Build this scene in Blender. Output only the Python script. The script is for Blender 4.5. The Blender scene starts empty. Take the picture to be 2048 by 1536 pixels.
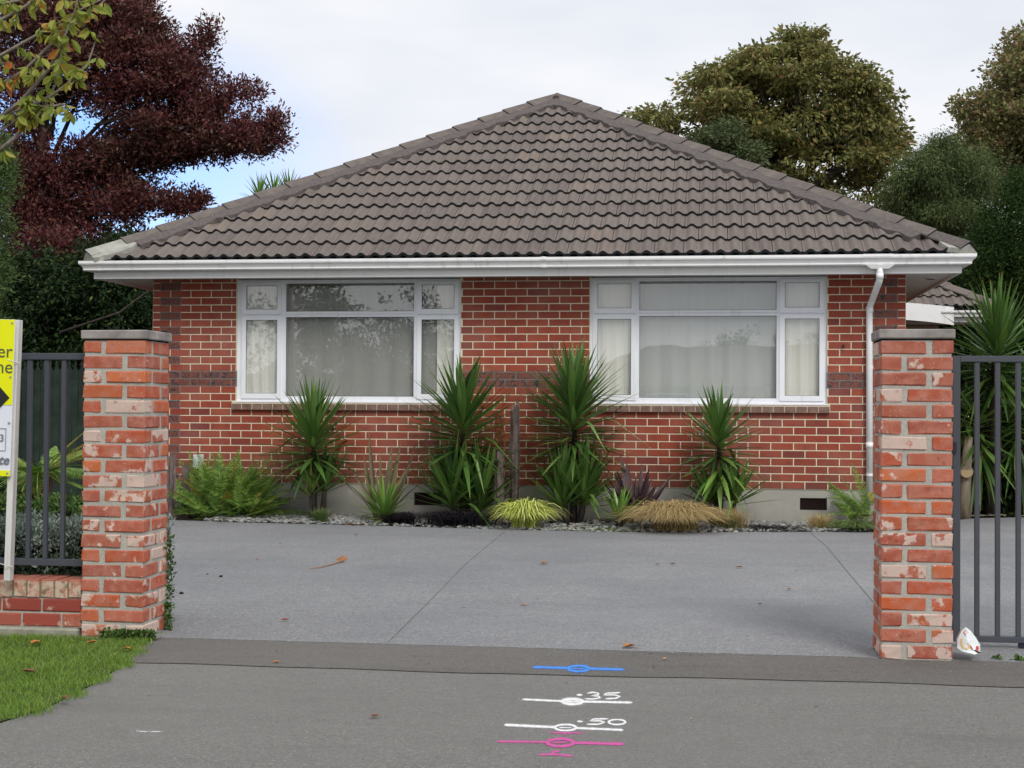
import bpy, math, random
import numpy as np
from mathutils import Matrix, Vector
random.seed(7)
rng = np.random.default_rng(11)
S = bpy.context.scene
COL = S.collection
PI = math.pi

# ------------------------------------------------------------------ camera, world, sun
CAMP = Vector((6.2531, -15.7136, 1.305))
CR = Vector((0.990853, 0.134826, 0.005651)); CU = Vector((-0.003390, -0.016994, 0.999850)); CF = Vector((-0.134902, 0.990724, 0.016382))
FPX = 2900.0
cd = bpy.data.cameras.new("camera"); cam = bpy.data.objects.new("camera", cd); COL.objects.link(cam)
cd.sensor_width = 36; cd.lens = FPX / 2048 * 36; cd.clip_end = 2000; cd.clip_start = 0.05
cam.matrix_world = Matrix(((CR.x, CU.x, -CF.x, CAMP.x), (CR.y, CU.y, -CF.y, CAMP.y), (CR.z, CU.z, -CF.z, CAMP.z), (0, 0, 0, 1)))
S.camera = cam
S.view_settings.view_transform = 'Standard'; S.view_settings.look = 'None'
S.view_settings.exposure = 0.46; S.view_settings.gamma = 1.0; S.view_settings.use_curve_mapping = False
S.cycles.max_bounces = 8; S.cycles.transparent_max_bounces = 16

SUN_EL, SUN_AZ = math.radians(44), math.radians(28)     # azimuth measured from the street side (-Y) towards +X
sun_dir = Vector((math.sin(SUN_AZ) * math.cos(SUN_EL), -math.cos(SUN_AZ) * math.cos(SUN_EL), math.sin(SUN_EL)))
w = bpy.data.worlds.new("World"); S.world = w; w.use_nodes = True
nt = w.node_tree; nt.nodes.clear()
def wn(t, **k):
    n = nt.nodes.new(t)
    for a, b in k.items(): setattr(n, a, b)
    return n
sky = wn('ShaderNodeTexSky', sky_type='NISHITA', sun_disc=False, sun_elevation=SUN_EL,
         sun_rotation=math.atan2(sun_dir.x, sun_dir.y))
skm = wn('ShaderNodeVectorMath', operation='SCALE'); skm.inputs['Scale'].default_value = 0.12
tc = wn('ShaderNodeTexCoord')
mp = wn('ShaderNodeMapping'); mp.inputs['Scale'].default_value = (1, 1, 3.0); mp.inputs['Location'].default_value = (0.3, 0.2, 0.1)
nz = wn('ShaderNodeTexNoise'); nz.inputs['Scale'].default_value = 1.1; nz.inputs['Detail'].default_value = 5; nz.inputs['Roughness'].default_value = 0.45
dot = wn('ShaderNodeVectorMath', operation='DOT_PRODUCT'); dot.inputs[1].default_value = Vector((-0.464, 0.948, 0.334)).normalized()   # the clear break low in the north-west
rmp = wn('ShaderNodeMapRange'); rmp.inputs['From Min'].default_value = 0.977; rmp.inputs['From Max'].default_value = 1.0
add = wn('ShaderNodeMath', operation='MULTIPLY_ADD'); add.inputs[1].default_value = 0.5
cl = wn('ShaderNodeMapRange'); cl.inputs['From Min'].default_value = 0.30; cl.inputs['From Max'].default_value = 1.55; cl.interpolation_type = 'SMOOTHSTEP'
cln = wn('ShaderNodeTexNoise'); cln.inputs['Scale'].default_value = 3.2; cln.inputs['Detail'].default_value = 4
ccr = wn('ShaderNodeValToRGB'); ccr.color_ramp.elements[0].position = 0.3; ccr.color_ramp.elements[0].color = (0.555, 0.585, 0.645, 1)
ccr.color_ramp.elements[1].position = 0.62; ccr.color_ramp.elements[1].color = (0.715, 0.72, 0.74, 1)
mx = wn('ShaderNodeMix', data_type='RGBA')
bg = wn('ShaderNodeBackground'); bg.inputs['Strength'].default_value = 1.0
out = wn('ShaderNodeOutputWorld')
L = nt.links.new
L(sky.outputs[0], skm.inputs[0]); L(tc.outputs['Generated'], mp.inputs[0]); L(mp.outputs[0], nz.inputs['Vector']); L(mp.outputs[0], cln.inputs['Vector'])
stz = wn('ShaderNodeVectorMath', operation='MULTIPLY'); stz.inputs[1].default_value = (1, 1, 2); nrm = wn('ShaderNodeVectorMath', operation='NORMALIZE')
L(tc.outputs['Generated'], stz.inputs[0]); L(stz.outputs[0], nrm.inputs[0]); L(nrm.outputs[0], dot.inputs[0]); L(dot.outputs['Value'], rmp.inputs['Value']); L(nz.outputs['Fac'], add.inputs[0]); L(rmp.outputs[0], add.inputs[2])
L(add.outputs[0], cl.inputs['Value']); L(cln.outputs['Fac'], ccr.inputs[0])
L(cl.outputs[0], mx.inputs[0]); L(ccr.outputs[0], mx.inputs[6]); tint = wn('ShaderNodeVectorMath', operation='MULTIPLY'); tint.inputs[1].default_value = (0.70, 0.95, 1.45); L(skm.outputs[0], tint.inputs[0]); L(tint.outputs[0], mx.inputs[7]); L(mx.outputs[2], bg.inputs[0]); L(bg.outputs[0], out.inputs[0])

sl = bpy.data.lights.new("sun", 'SUN'); sl.energy = 1.5; sl.angle = math.radians(22); sl.color = (1.0, 0.965, 0.91)
so = bpy.data.objects.new("sun", sl); COL.objects.link(so)
so.rotation_euler = (-sun_dir).to_track_quat('-Z', 'Y').to_euler(); so.location = (12, -20, 25)

# ------------------------------------------------------------------ helpers
def ray(px, py): return CF + CR * ((px - 1024) / FPX) - CU * ((py - 768) / FPX)
def PV(px, py, v):
    d = ray(px, py); t = (v - CAMP.y) / d.y; return CAMP + d * t
def PZ(px, py, z=0.0):
    d = ray(px, py); return CAMP + d * ((z - CAMP.z) / d.z)
def gz(v): return 0.0 if v < -7.86 else min(0.0105 * (v + 7.86), 0.075)
def GR(px, py):
    q = PZ(px, py, 0)
    for _ in range(4): q = PZ(px, py, gz(q.y))
    return q
def pxm(q):            # photo pixels per metre at a point
    return FPX / (Vector(q) - CAMP).dot(CF)

def tag(o, label=None, cat=None, group=None, kind=None):
    if label: o['label'] = label
    if cat: o['category'] = cat
    if group: o['group'] = group
    if kind: o['kind'] = kind
    return o
def thing(name, label, cat, loc=(0, 0, 0), group=None):
    o = bpy.data.objects.new(name, None); COL.objects.link(o); o.location = loc; o.empty_display_size = 0.1
    return tag(o, label, cat, group)
def place(name, me, parent=None, W=None):
    o = bpy.data.objects.new(name, me); COL.objects.link(o)
    W = W or Matrix.Identity(4)
    if parent is not None:
        o.parent = parent
        P = parent.get('_w'); Pm = Matrix(P) if P else Matrix.Translation(parent.location)
        o.matrix_basis = Pm.inverted() @ W
        o['_w'] = [list(r) for r in W]
    else:
        o.matrix_basis = W
    return o
class MB:
    def __init__(s): s.v = []; s.f = []; s.m = []; s.mi = 0
    def add(s, vs, fs):
        b = len(s.v); s.v += [tuple(x) for x in vs]
        for f in fs: s.f.append(tuple(b + i for i in f)); s.m.append(s.mi)
    def quad(s, a, b, c, d): s.add([a, b, c, d], [(0, 1, 2, 3)])
    def box(s, x0, x1, y0, y1, z0, z1):
        s.add([(x0, y0, z0), (x1, y0, z0), (x1, y1, z0), (x0, y1, z0), (x0, y0, z1), (x1, y0, z1), (x1, y1, z1), (x0, y1, z1)],
              [(0, 3, 2, 1), (4, 5, 6, 7), (0, 1, 5, 4), (1, 2, 6, 5), (2, 3, 7, 6), (3, 0, 4, 7)])
    def cbox(s, x0, x1, y0, y1, z0, z1, c=0.003, j=0.0, rnd=random):
        vs = []; ix = {}
        for sx in (0, 1):
            for sy in (0, 1):
                for sz in (0, 1):
                    X = (x0, x1)[sx]; Y = (y0, y1)[sy]; Z = (z0, z1)[sz]
                    dx = c if sx == 0 else -c; dy = c if sy == 0 else -c; dz = c if sz == 0 else -c
                    for k, p in enumerate(((X, Y + dy, Z + dz), (X + dx, Y, Z + dz), (X + dx, Y + dy, Z))):
                        ix[(sx, sy, sz, k)] = len(vs); vs.append([a + rnd.uniform(-j, j) for a in p] if j else p)
        F = []
        for sx in (0, 1): F.append([ix[(sx, a, b, 0)] for a, b in ((0, 0), (0, 1), (1, 1), (1, 0))][::(1 if sx == 0 else -1)])
        for sy in (0, 1): F.append([ix[(a, sy, b, 1)] for a, b in ((0, 0), (1, 0), (1, 1), (0, 1))][::(1 if sy == 0 else -1)])
        for sz in (0, 1): F.append([ix[(a, b, sz, 2)] for a, b in ((0, 0), (0, 1), (1, 1), (1, 0))][::(1 if sz == 0 else -1)])
        for a in (0, 1):
            for b in (0, 1):
                F.append([ix[(a, b, 0, 0)], ix[(a, b, 0, 1)], ix[(a, b, 1, 1)], ix[(a, b, 1, 0)]])
                F.append([ix[(a, 0, b, 0)], ix[(a, 0, b, 2)], ix[(a, 1, b, 2)], ix[(a, 1, b, 0)]])
                F.append([ix[(0, a, b, 1)], ix[(0, a, b, 2)], ix[(1, a, b, 2)], ix[(1, a, b, 1)]])
        for a in (0, 1):
            for b in (0, 1):
                for d in (0, 1): F.append([ix[(a, b, d, 0)], ix[(a, b, d, 1)], ix[(a, b, d, 2)]])
        s.add(vs, F)
    def tube(s, pts, rad, n=8, cap=True):
        pts = [Vector(p) for p in pts]
        if not isinstance(rad, (list, tuple)): rad = [rad] * len(pts)
        rings = []; ref = None
        for i, p in enumerate(pts):
            t = (pts[min(i + 1, len(pts) - 1)] - pts[max(i - 1, 0)]).normalized()
            if ref is None: ref = t.orthogonal().normalized()
            ref = (ref - t * ref.dot(t)).normalized(); b = t.cross(ref)
            rings.append([p + (ref * math.cos(2 * PI * k / n) + b * math.sin(2 * PI * k / n)) * rad[i] for k in range(n)])
        vs = [q for r in rings for q in r]; F = []
        for i in range(len(pts) - 1):
            for k in range(n): F.append((i * n + k, i * n + (k + 1) % n, (i + 1) * n + (k + 1) % n, (i + 1) * n + k))
        if cap: F.append(tuple(range(n))[::-1]); F.append(tuple(range((len(pts) - 1) * n, len(pts) * n)))
        s.add(vs, F)
    def mesh(s, name, mats, smooth=False, recalc=True):
        me = bpy.data.meshes.new(name); me.from_pydata(s.v, [], s.f)
        for m in (mats if isinstance(mats, (list, tuple)) else [mats]): me.materials.append(m)
        if any(s.m): me.polygons.foreach_set('material_index', s.m)
        if smooth: me.polygons.foreach_set('use_smooth', [True] * len(me.polygons))
        me.update(); return me
    def build(s, name, mats, parent=None, smooth=False, W=None):
        return place(name, s.mesh(name, mats, smooth), parent, W)
def npmesh(name, V, F, mat, smooth=False):      # V (n,3), F (m,3 or 4)
    me = bpy.data.meshes.new(name); k = F.shape[1]
    me.vertices.add(len(V)); me.vertices.foreach_set('co', V.astype(np.float32).ravel())
    me.loops.add(F.size); me.loops.foreach_set('vertex_index', F.astype(np.int32).ravel())
    me.polygons.add(len(F)); me.polygons.foreach_set('loop_start', np.arange(0, F.size, k, dtype=np.int32))
    me.polygons.foreach_set('loop_total', np.full(len(F), k, dtype=np.int32))
    if smooth: me.polygons.foreach_set('use_smooth', np.ones(len(F), dtype=bool))
    me.materials.append(mat); me.update(calc_edges=True); return me

# ------------------------------------------------------------------ materials
class Mat:
    def __init__(s, name, rough=0.8, spec=0.35, color=None):
        s.m = bpy.data.materials.new(name); s.m.use_nodes = True; s.nt = s.m.node_tree
        s.b = s.nt.nodes['Principled BSDF']; s.b.inputs['Roughness'].default_value = rough; s.b.inputs['Specular IOR Level'].default_value = spec
        if color: s.b.inputs['Base Color'].default_value = (*color, 1)
        s._pos = None
    def n(s, t, inp=None, **k):
        o = s.nt.nodes.new('ShaderNode' + t)
        for a, b in k.items(): setattr(o, a, b)
        for a, b in (inp or {}).items():
            if hasattr(b, 'is_output') or isinstance(b, bpy.types.NodeSocket): s.nt.links.new(b, o.inputs[a])
            else: o.inputs[a].default_value = b
        return o
    def rand(s):       # one number per piece: per object and per loose island
        oi = s.n('ObjectInfo').outputs['Random']; gi = s.n('NewGeometry').outputs['Random Per Island']
        a = s.n('Math', {0: oi, 1: gi}, operation='ADD').outputs[0]
        return s.n('Math', {0: a}, operation='FRACT').outputs[0]
    def pos(s, off=None):
        p = s.n('NewGeometry').outputs['Position']
        if off is not None:
            o = s.n('Math', {0: off, 1: 53.0}, operation='MULTIPLY').outputs[0]
            p = s.n('VectorMath', {0: p, 1: s.n('CombineXYZ', {0: o, 1: o, 2: o}).outputs[0]}, operation='ADD').outputs[0]
        return p
    def noise(s, scale, vec=None, detail=4, rough=0.55, dist=0.0):
        return s.n('TexNoise', {'Vector': vec if vec is not None else s.pos(), 'Scale': scale, 'Detail': detail, 'Roughness': rough, 'Distortion': dist}).outputs['Fac']
    def ramp(s, fac, stops, mode='LINEAR'):
        r = s.n('ValToRGB', {0: fac}); cr = r.color_ramp; cr.interpolation = mode
        while len(cr.elements) < len(stops): cr.elements.new(0.5)
        for e, (p, c) in zip(cr.elements, stops):
            e.position = p; e.color = (*c, 1) if isinstance(c, (tuple, list)) else (c, c, c, 1)
        return r.outputs[0]
    def mix(s, f, a, b, mode='MIX'):
        o = s.n('Mix', data_type='RGBA', blend_type=mode)
        for k, v in ((0, f), (6, a), (7, b)):
            if isinstance(v, bpy.types.NodeSocket): s.nt.links.new(v, o.inputs[k])
            elif isinstance(v, (tuple, list)): o.inputs[k].default_value = (*v, 1)
            else: o.inputs[k].default_value = v
        return o.outputs[2]
    def col(s, c): s.nt.links.new(c, s.b.inputs['Base Color']); return s
    def rgh(s, c): s.nt.links.new(c, s.b.inputs['Roughness']); return s
    def bump(s, h, strength=0.4, dist=0.004):
        b = s.n('Bump', {'Height': h, 'Strength': strength, 'Distance': dist}); s.nt.links.new(b.outputs[0], s.b.inputs['Normal']); return s
def scalevec(M, vec, sx, sy, sz): return M.n('VectorMath', {0: vec, 1: (sx, sy, sz)}, operation='MULTIPLY').outputs[0]

def m_brick():
    M = Mat('house_brick', 0.75, 0.3); r = M.rand(); p = M.pos(r)
    base = M.ramp(r, [(0, (.30, .062, .030)), (.35, (.375, .080, .038)), (.7, (.285, .054, .028)), (.86, (.37, .102, .055)), (.94, (.18, .042, .030)), (1, (.255, .058, .035))])
    n1 = M.noise(9, p); c = M.mix(M.ramp(n1, [(.4, 0), (.75, .55)]), base, (.20, .035, .03))
    g = M.noise(60, scalevec(M, p, 6, 6, .35), 3)
    c = M.mix(M.ramp(g, [(.35, .35), (.6, 0)]), c, (.16, .03, .028))
    fl = M.noise(70, p, 2); c = M.mix(M.ramp(fl, [(.735, 0), (.76, .8)]), c, (.6, .5, .45))
    fd = M.noise(1.3, None, 3); c = M.mix(M.ramp(fd, [(.45, 0), (.8, .22)]), c, (.5, .36, .32))
    z = M.n('SeparateXYZ', {0: M.pos()}).outputs[2]; sp = M.n('MapRange', {'Value': z, 'From Min': .95, 'From Max': .45, 'To Min': 0, 'To Max': 1}).outputs[0]
    dn = M.n('Math', {0: sp, 1: M.ramp(M.noise(4, None, 5, .65), [(.35, 0), (.7, .75)])}, operation='MULTIPLY').outputs[0]; c = M.mix(dn, c, (.11, .06, .045))
    wn_ = M.noise(26, scalevec(M, M.pos(), 1, 1, .12), 4, .6); c = M.mix(M.ramp(wn_, [(.66, 0), (.76, .28)]), c, (.55, .42, .36))
    M.col(c); M.bump(g, .35, .0015); return M.m
def m_brick_dark():
    M = Mat('dark_band_brick', 0.6, 0.4); r = M.rand(); p = M.pos(r)
    n1 = M.noise(16, p, 5, .6, 1.2)
    c = M.ramp(n1, [(.30, (.022, .020, .024)), (.43, (.055, .045, .050)), (.50, (.24, .070, .042)), (.58, (.14, .050, .038)), (.66, (.06, .052, .060)), (.78, (.17, .15, .165))])
    M.col(c); M.bump(n1, .8, .004); return M.m
def m_old_brick():
    M = Mat('recycled_brick', 0.85, 0.25); r = M.rand(); p = M.pos(r)
    base = M.ramp(r, [(0, (.50, .105, .030)), (.18, (.43, .080, .030)), (.36, (.33, .070, .040)), (.55, (.40, .11, .062)), (.75, (.29, .062, .038)), (.88, (.54, .14, .038)), (1, (.32, .085, .055))])
    soft = M.noise(14, p, 4); base = M.mix(M.ramp(soft, [(.40, .1), (.66, .75)]), base, (.46, .20, .145))
    r2 = M.n('Math', {0: M.n('Math', {0: r, 1: 7.31}, operation='MULTIPLY').outputs[0]}, operation='FRACT').outputs[0]
    pale = M.ramp(M.noise(40, p, 3), [(.35, (.52, .42, .35)), (.65, (.62, .44, .38))])
    big = M.noise(10, p, 5, .6, .15)
    thr = M.ramp(r2, [(0, .68), (.45, .63), (.68, .56), (.84, .50), (.94, .42), (1, .34)])
    d = M.n('Math', {0: big, 1: thr}, operation='SUBTRACT').outputs[0]
    mk = M.n('MapRange', {'Value': d, 'From Min': -.015, 'From Max': .03}).outputs[0]
    c = M.mix(mk, base, pale)
    sp = M.noise(95, p, 3, .6); c = M.mix(M.ramp(sp, [(.66, 0), (.70, .75)]), c, (.62, .52, .46))
    dk = M.noise(22, p, 4); c = M.mix(M.ramp(dk, [(.28, .45), (.38, 0)]), c, (.14, .05, .035))
    M.col(c); M.bump(M.noise(120, p, 5), .5, .003); return M.m
def m_simple(name, a, b, scale=20, rough=.85, spec=.3, bs=.4, bd=.003, detail=6):
    M = Mat(name, rough, spec); n = M.noise(scale, None, detail)
    M.col(M.ramp(n, [(.32, a), (.68, b)])); M.bump(n, bs, bd); return M.m
def m_mortar(name, a, b):
    M = Mat(name, .95, .1); n = M.noise(150, None, 5); n2 = M.noise(8, None, 4)
    c = M.ramp(n, [(.3, a), (.7, b)]); c = M.mix(M.ramp(n2, [(.45, 0), (.75, .35)]), c, tuple(x * .55 for x in a))
    M.col(c); M.bump(n, .6, .004); return M.m
def m_tile():
    M = Mat('roof_tile', .9, .2); r = M.rand(); p = M.pos()
    base = M.ramp(r, [(0, (.160, .136, .122)), (.5, (.196, .166, .148)), (.80, (.140, .120, .112)), (1, (.222, .180, .150))])
    n = M.noise(2.2, p, 6, .6); c = M.mix(M.ramp(n, [(.4, 0), (.7, .5)]), base, (.15, .125, .115))
    st = M.noise(14, scalevec(M, p, 3, .5, .5), 5, .6); c = M.mix(M.ramp(st, [(.45, 0), (.72, .35)]), c, (.28, .235, .215))
    f = M.noise(180, p, 3); c = M.mix(M.ramp(f, [(.35, .35), (.6, 0)]), c, (.11, .09, .082))
    li = M.noise(38, p, 3); c = M.mix(M.ramp(li, [(.72, 0), (.75, .6)]), c, (.33, .33, .28))
    M.col(c); M.bump(f, .4, .002); return M.m
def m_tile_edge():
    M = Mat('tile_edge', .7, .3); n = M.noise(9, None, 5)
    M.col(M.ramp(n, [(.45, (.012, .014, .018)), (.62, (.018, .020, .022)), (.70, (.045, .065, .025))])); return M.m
def m_asphalt(name, a, b, agg, aggamt, tint, sc=260, patch=1.2):
    M = Mat(name, .93, .25); p = M.pos()
    n = M.noise(sc, p, 4, .7); v = M.n('TexVoronoi', {'Vector': p, 'Scale': sc * .55})
    c = M.ramp(n, [(.3, a), (.7, b)])
    for sc2, am in ((sc * .38, .5), (sc * .16, .3), (sc * .07, .13)):
        nn = M.noise(sc2, p, 3, .7); c = M.mix(M.ramp(nn, [(.5, 0), (.74, am)]), c, tuple(x * .42 for x in a)); c = M.mix(M.ramp(nn, [(.27, am), (.48, 0)]), c, tuple(min(1, x * 1.5) for x in b))
    rv = M.n('SeparateColor', {0: v.outputs['Color']}).outputs[0]
    c = M.mix(M.ramp(rv, [(1 - aggamt, 0), (1 - aggamt + .01, .65)]), c, agg)
    c = M.mix(M.ramp(rv, [(.0, .5), (.14, 0)]), c, tuple(x * .45 for x in a))
    l = M.noise(patch, p, 5, .6); c = M.mix(M.ramp(l, [(.35, .0), (.72, .6)]), c, tint)
    l2 = M.noise(patch * 5, p, 5, .65); c = M.mix(M.ramp(l2, [(.5, 0), (.8, .22)]), c, tuple(x * .6 for x in a))
    cr_ = M.noise(patch * 1.6, scalevec(M, p, .35, 1.6, 1), 5, .6); c = M.mix(M.ramp(cr_, [(.52, 0), (.72, .28)]), c, tuple(x * .62 for x in a)); l3 = M.noise(patch * .35, p, 3); c = M.mix(M.ramp(l3, [(.4, 0), (.7, .16)]), c, tuple(min(1, x * 1.4) for x in b))
    M.col(c); M.bump(n, .7, .004); return M.m
def m_paint(name, a, rough=.4, dirt=(.45, .44, .40), amt=.12, spec=.45):
    M = Mat(name, rough, spec); n = M.noise(5, scalevec(M, M.pos(), 1, 1, 1), 5, .6)
    c = M.mix(M.ramp(n, [(.5, 0), (.8, amt)]), a, dirt); n3 = M.noise(11, scalevec(M, M.pos(), 1, 1, .05), 4, .65)
    c = M.mix(M.ramp(n3, [(.56, 0), (.70, amt * 1.6)]), c, tuple(x * .7 for x in dirt)); M.col(c); return M.m
def m_leaf(name, stops, rough=.55, spec=.35, trans=.15, tipcol=None, patch=None):
    M = Mat(name, rough, spec); r = M.rand(); c = M.ramp(r, stops)
    if patch: c = M.mix(M.ramp(M.noise(patch[0], None, 3), [(.42, 0), (.62, patch[2])]), c, patch[1])
    if tipcol:
        x = M.n('SeparateXYZ', {0: M.n('TexCoord').outputs['Object']}).outputs[0]
        c = M.mix(M.ramp(x, [(0, .5), (.18, 0), (.90, 0), (.985, .9)]), c, tipcol)
    M.col(c)
    if trans:
        t = M.n('BsdfTranslucent', {0: c}); ad = M.n('MixShader', {0: trans, 1: M.b.outputs[0], 2: t.outputs[0]})
        M.nt.links.new(ad.outputs[0], M.nt.nodes['Material Output'].inputs[0])
    return M.m
def m_bark(name, a, b):
    M = Mat(name, .9, .2); n = M.noise(16, scalevec(M, M.pos(), 1, 1, .25), 6, .65)
    M.col(M.ramp(n, [(.32, a), (.68, b)])); M.bump(n, .9, .02); return M.m

BR = m_brick(); BRD = m_brick_dark(); OB = m_old_brick()
MO = m_mortar('cream_mortar', (.68, .62, .45), (.80, .74, .58)); MOD = m_mortar('grey_mortar', (.15, .135, .125), (.24, .22, .20))
MOP = m_mortar('pillar_mortar', (.34, .33, .29), (.50, .48, .43))
SILL = m_simple('sill_brick_brown', (.15, .085, .062), (.24, .15, .115), 14, .5, .4)
CONC = m_simple('foundation_render', (.33, .32, .28), (.42, .41, .36), 3, .9, .2)
CAPM = m_simple('cap_concrete', (.17, .155, .145), (.36, .33, .31), 7, .9, .2, .5, .004)
FOOT = m_simple('footing_concrete', (.24, .235, .18), (.36, .35, .29), 12, .95, .2, .8, .01)
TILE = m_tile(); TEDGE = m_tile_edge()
HIPT = m_simple('hip_tile_brown', (.115, .098, .090), (.175, .148, .132), 9, .9, .2, .5, .003)
BED = m_simple('hip_bedding', (.095, .082, .080), (.14, .122, .118), 25, .95, .15, .6, .006)
PATCH = m_simple('new_mortar_patch', (.26, .26, .235), (.42, .42, .37), 7, .95, .15, .6, .006)
WHITE = m_paint('white_gutter', (.86, .86, .855), .35, (.42, .41, .36), .16); FASC = m_paint('fascia_paint', (.72, .72, .70), .5)
SOFF = m_paint('soffit_paint', (.66, .67, .66), .6); FRAME = m_paint('window_frame_white', (.82, .84, .88), .35)
PIPE = m_paint('downpipe_white', (.84, .85, .85), .4)
DRIVE = m_asphalt('driveway_aggregate', (.175, .178, .187), (.295, .298, .304), (.50, .48, .45), .06, (.150, .154, .166), 210, .55)
PATH = m_asphalt('footpath_asphalt', (.130, .128, .119), (.222, .218, .206), (.40, .38, .34), .018, (.165, .162, .152), 260, .9)
STRIPM = m_asphalt('dark_strip_asphalt', (.102, .096, .090), (.176, .166, .157), (.34, .32, .29), .014, (.13, .124, .115), 250, 2.2)
MOSS = m_simple('moss_joint', (.075, .10, .045), (.15, .16, .12), 30, .95, .1)
SOIL = m_simple('soil', (.045, .034, .025), (.10, .08, .06), 12, .95, .1, .8, .02)
STEEL = m_paint('charcoal_steel', (.060, .068, .082), .45, (.12, .12, .12), .1)
DARK = Mat('dark_void', .9, .1, (.012, .011, .011)).m
BLACK = Mat('black_plastic', .5, .4, (.015, .018, .03)).m
ROOM = Mat('room_wall', .9, .1, (.16, .15, .14)).m
PALE_G = m_simple('paling_green', (.012, .022, .017), (.026, .042, .032), 9, .7, .3)
WOODW = m_paint('white_post_wood', (.66, .65, .63), .6, (.4, .39, .36), .4)
WOODS = m_paint('post_side', (.50, .49, .46), .7, (.35, .34, .31), .4)

def m_glass():
    M = Mat('window_glass'); nt = M.nt
    wv = M.noise(1.6, None, 2)
    bp = M.n('Bump', {'Height': wv, 'Strength': .035, 'Distance': .02})
    lw = M.n('LayerWeight', {'Blend': .5, 'Normal': bp.outputs[0]})      # Schlick term, the same from both sides of the pane
    p5 = M.n('Math', {0: lw.outputs['Facing'], 1: 5.0}, operation='POWER'); fr = M.n('Math', {0: p5.outputs[0], 1: .925, 2: .075}, operation='MULTIPLY_ADD')
    gl = M.n('BsdfGlossy', {'Roughness': .006, 'Normal': bp.outputs[0], 'Color': (1, 1, 1, 1)}); tr = M.n('BsdfTransparent', {'Color': (.985, .99, .985, 1)})
    mx = M.n('MixShader', {0: fr.outputs[0], 1: tr.outputs[0], 2: gl.outputs[0]})
    nt.links.new(mx.outputs[0], nt.nodes['Material Output'].inputs[0]); return M.m
GLASS = m_glass()
def m_curtain(name, c, transp):
    M = Mat(name, .9, .1, c); x = M.n('SeparateXYZ', {0: M.pos()}).outputs[0]
    n = M.noise(9, scalevec(M, M.pos(), 1, .2, .06), 4, .7)
    col = M.mix(M.ramp(n, [(.35, .5), (.65, 0)]), c, tuple(v * .86 for v in c)); M.col(col)
    tl = M.n('BsdfTranslucent', {0: col}); tr = M.n('BsdfTransparent')
    a = M.n('MixShader', {0: .12, 1: M.b.outputs[0], 2: tl.outputs[0]})
    b = M.n('MixShader', {0: transp, 1: a.outputs[0], 2: tr.outputs[0]})
    M.nt.links.new(b.outputs[0], M.nt.nodes['Material Output'].inputs[0]); return M.m
NET = m_curtain('net_curtain', (.43, .43, .41), .03); DRAPE = m_curtain('cream_drape', (.88, .87, .80), .0)
NETL = m_curtain('pale_net', (.58, .60, .585), .03)

# ------------------------------------------------------------------ ground
def sheet(name, pts, mat, zf, parent=None, kind='structure', thick=None):
    m = MB(); m.add([(x, y, zf(x, y)) for x, y in pts], [tuple(range(len(pts)))])
    o = m.build(name, mat); tag(o, kind=kind); return o
g = sheet('ground', [(-250, -250), (250, -250), (250, 250), (-250, 250)], SOIL, lambda x, y: -0.03)
EDGE_V = -7.89; STRIP_V = -8.68
sheet('road', [(-120, -24.5), (120, -24.5), (120, -15.2), (-120, -15.2)], PATH, lambda x, y: -0.02)
sheet('footpath', [(2.9, -15.2), (3.30, -10.3), (3.37, -10.07), (3.42, -9.8), (3.40, -9.25), (3.33, -8.66), (3.16, -8.0), (2.9, EDGE_V), (30, EDGE_V), (30, -15.2)], PATH, lambda x, y: -0.002)
m = MB(); N = 60     # dark reinstatement strip, slightly wavering lower edge
for i in range(N):
    a, b = 3.05 + i * 12 / N, 3.05 + (i + 1) * 12 / N
    wv = lambda x: STRIP_V + .02 * math.sin(x * 2.1) + .01 * math.sin(x * 7.3) + (x - 3) * .02
    m.quad((a, wv(a), .002), (b, wv(b), .002), (b, EDGE_V + .002, .002), (a, EDGE_V + .002, .002))
tag(m.build('asphalt_strip', STRIPM), kind='structure')
# driveway: gentle rise from the gate to the house, wrapping round the right-hand side
m = MB()
bedE = [(-0.9, -1.15), (-0.2, -.55), (.66, -.72), (1.37, -.86), (2.1, -.90), (2.8, -.95), (3.6, -1.05), (4.25, -1.13), (5.35, -1.18), (6.0, -1.12), (6.7, -.93), (7.4, -.80), (8.0, -.72), (8.6, -.65)]
ys = [-7.886, -6.5, -5, -3.5, -2.2]
poly = [(3.30, ys[0]), (16, ys[0])]
left = {ys[0]: 3.12, -6.5: 2.45, -5: 1.5, -3.5: .55, -2.2: -.4}
for i in range(len(ys) - 1):
    a, b = ys[i], ys[i + 1]
    m.quad((left[a], a, gz(a)), (16, a, gz(a)), (16, b, gz(b)), (left[b], b, gz(b)))
pts = [(left[-2.2], -2.2), (16, -2.2), (16, 2.1), (11.5, 2.0), (10, 1.75), (9.3, 1.45), (8.95, 1.0), (8.75, -.4)] + bedE[::-1]
m.add([(x, y, gz(y)) for x, y in pts], [tuple(range(len(pts)))])
m.box(3.12, 16, -7.892, -7.885, -.03, .004)
tag(m.build('driveway', DRIVE), kind='structure')
def strip_line(name, pts, wdt, mat, dz):
    m = MB()
    P = []
    for i in range(len(pts) - 1):
        a, b = Vector(pts[i]), Vector(pts[i + 1]); n = max(2, int((b - a).length / .12))
        for k in range(n): P.append(a.lerp(b, k / n))
    P.append(Vector(pts[-1]))
    for i in range(len(P) - 1):
        a, b = P[i], P[i + 1]; t = (b - a).normalized(); s = Vector((-t.y, t.x))
        wa = wdt * (.5 + .9 * abs(math.sin(i * 1.7))) ; wb = wdt * (.5 + .9 * abs(math.sin((i + 1) * 1.7)))
        q = [a - s * wa, a + s * wa, b + s * wb, b - s * wb]
        m.add([(c.x, c.y, gz(c.y) + dz) for c in q], [(0, 1, 2, 3)])
    return tag(m.build(name, mat), kind='structure')
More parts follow.
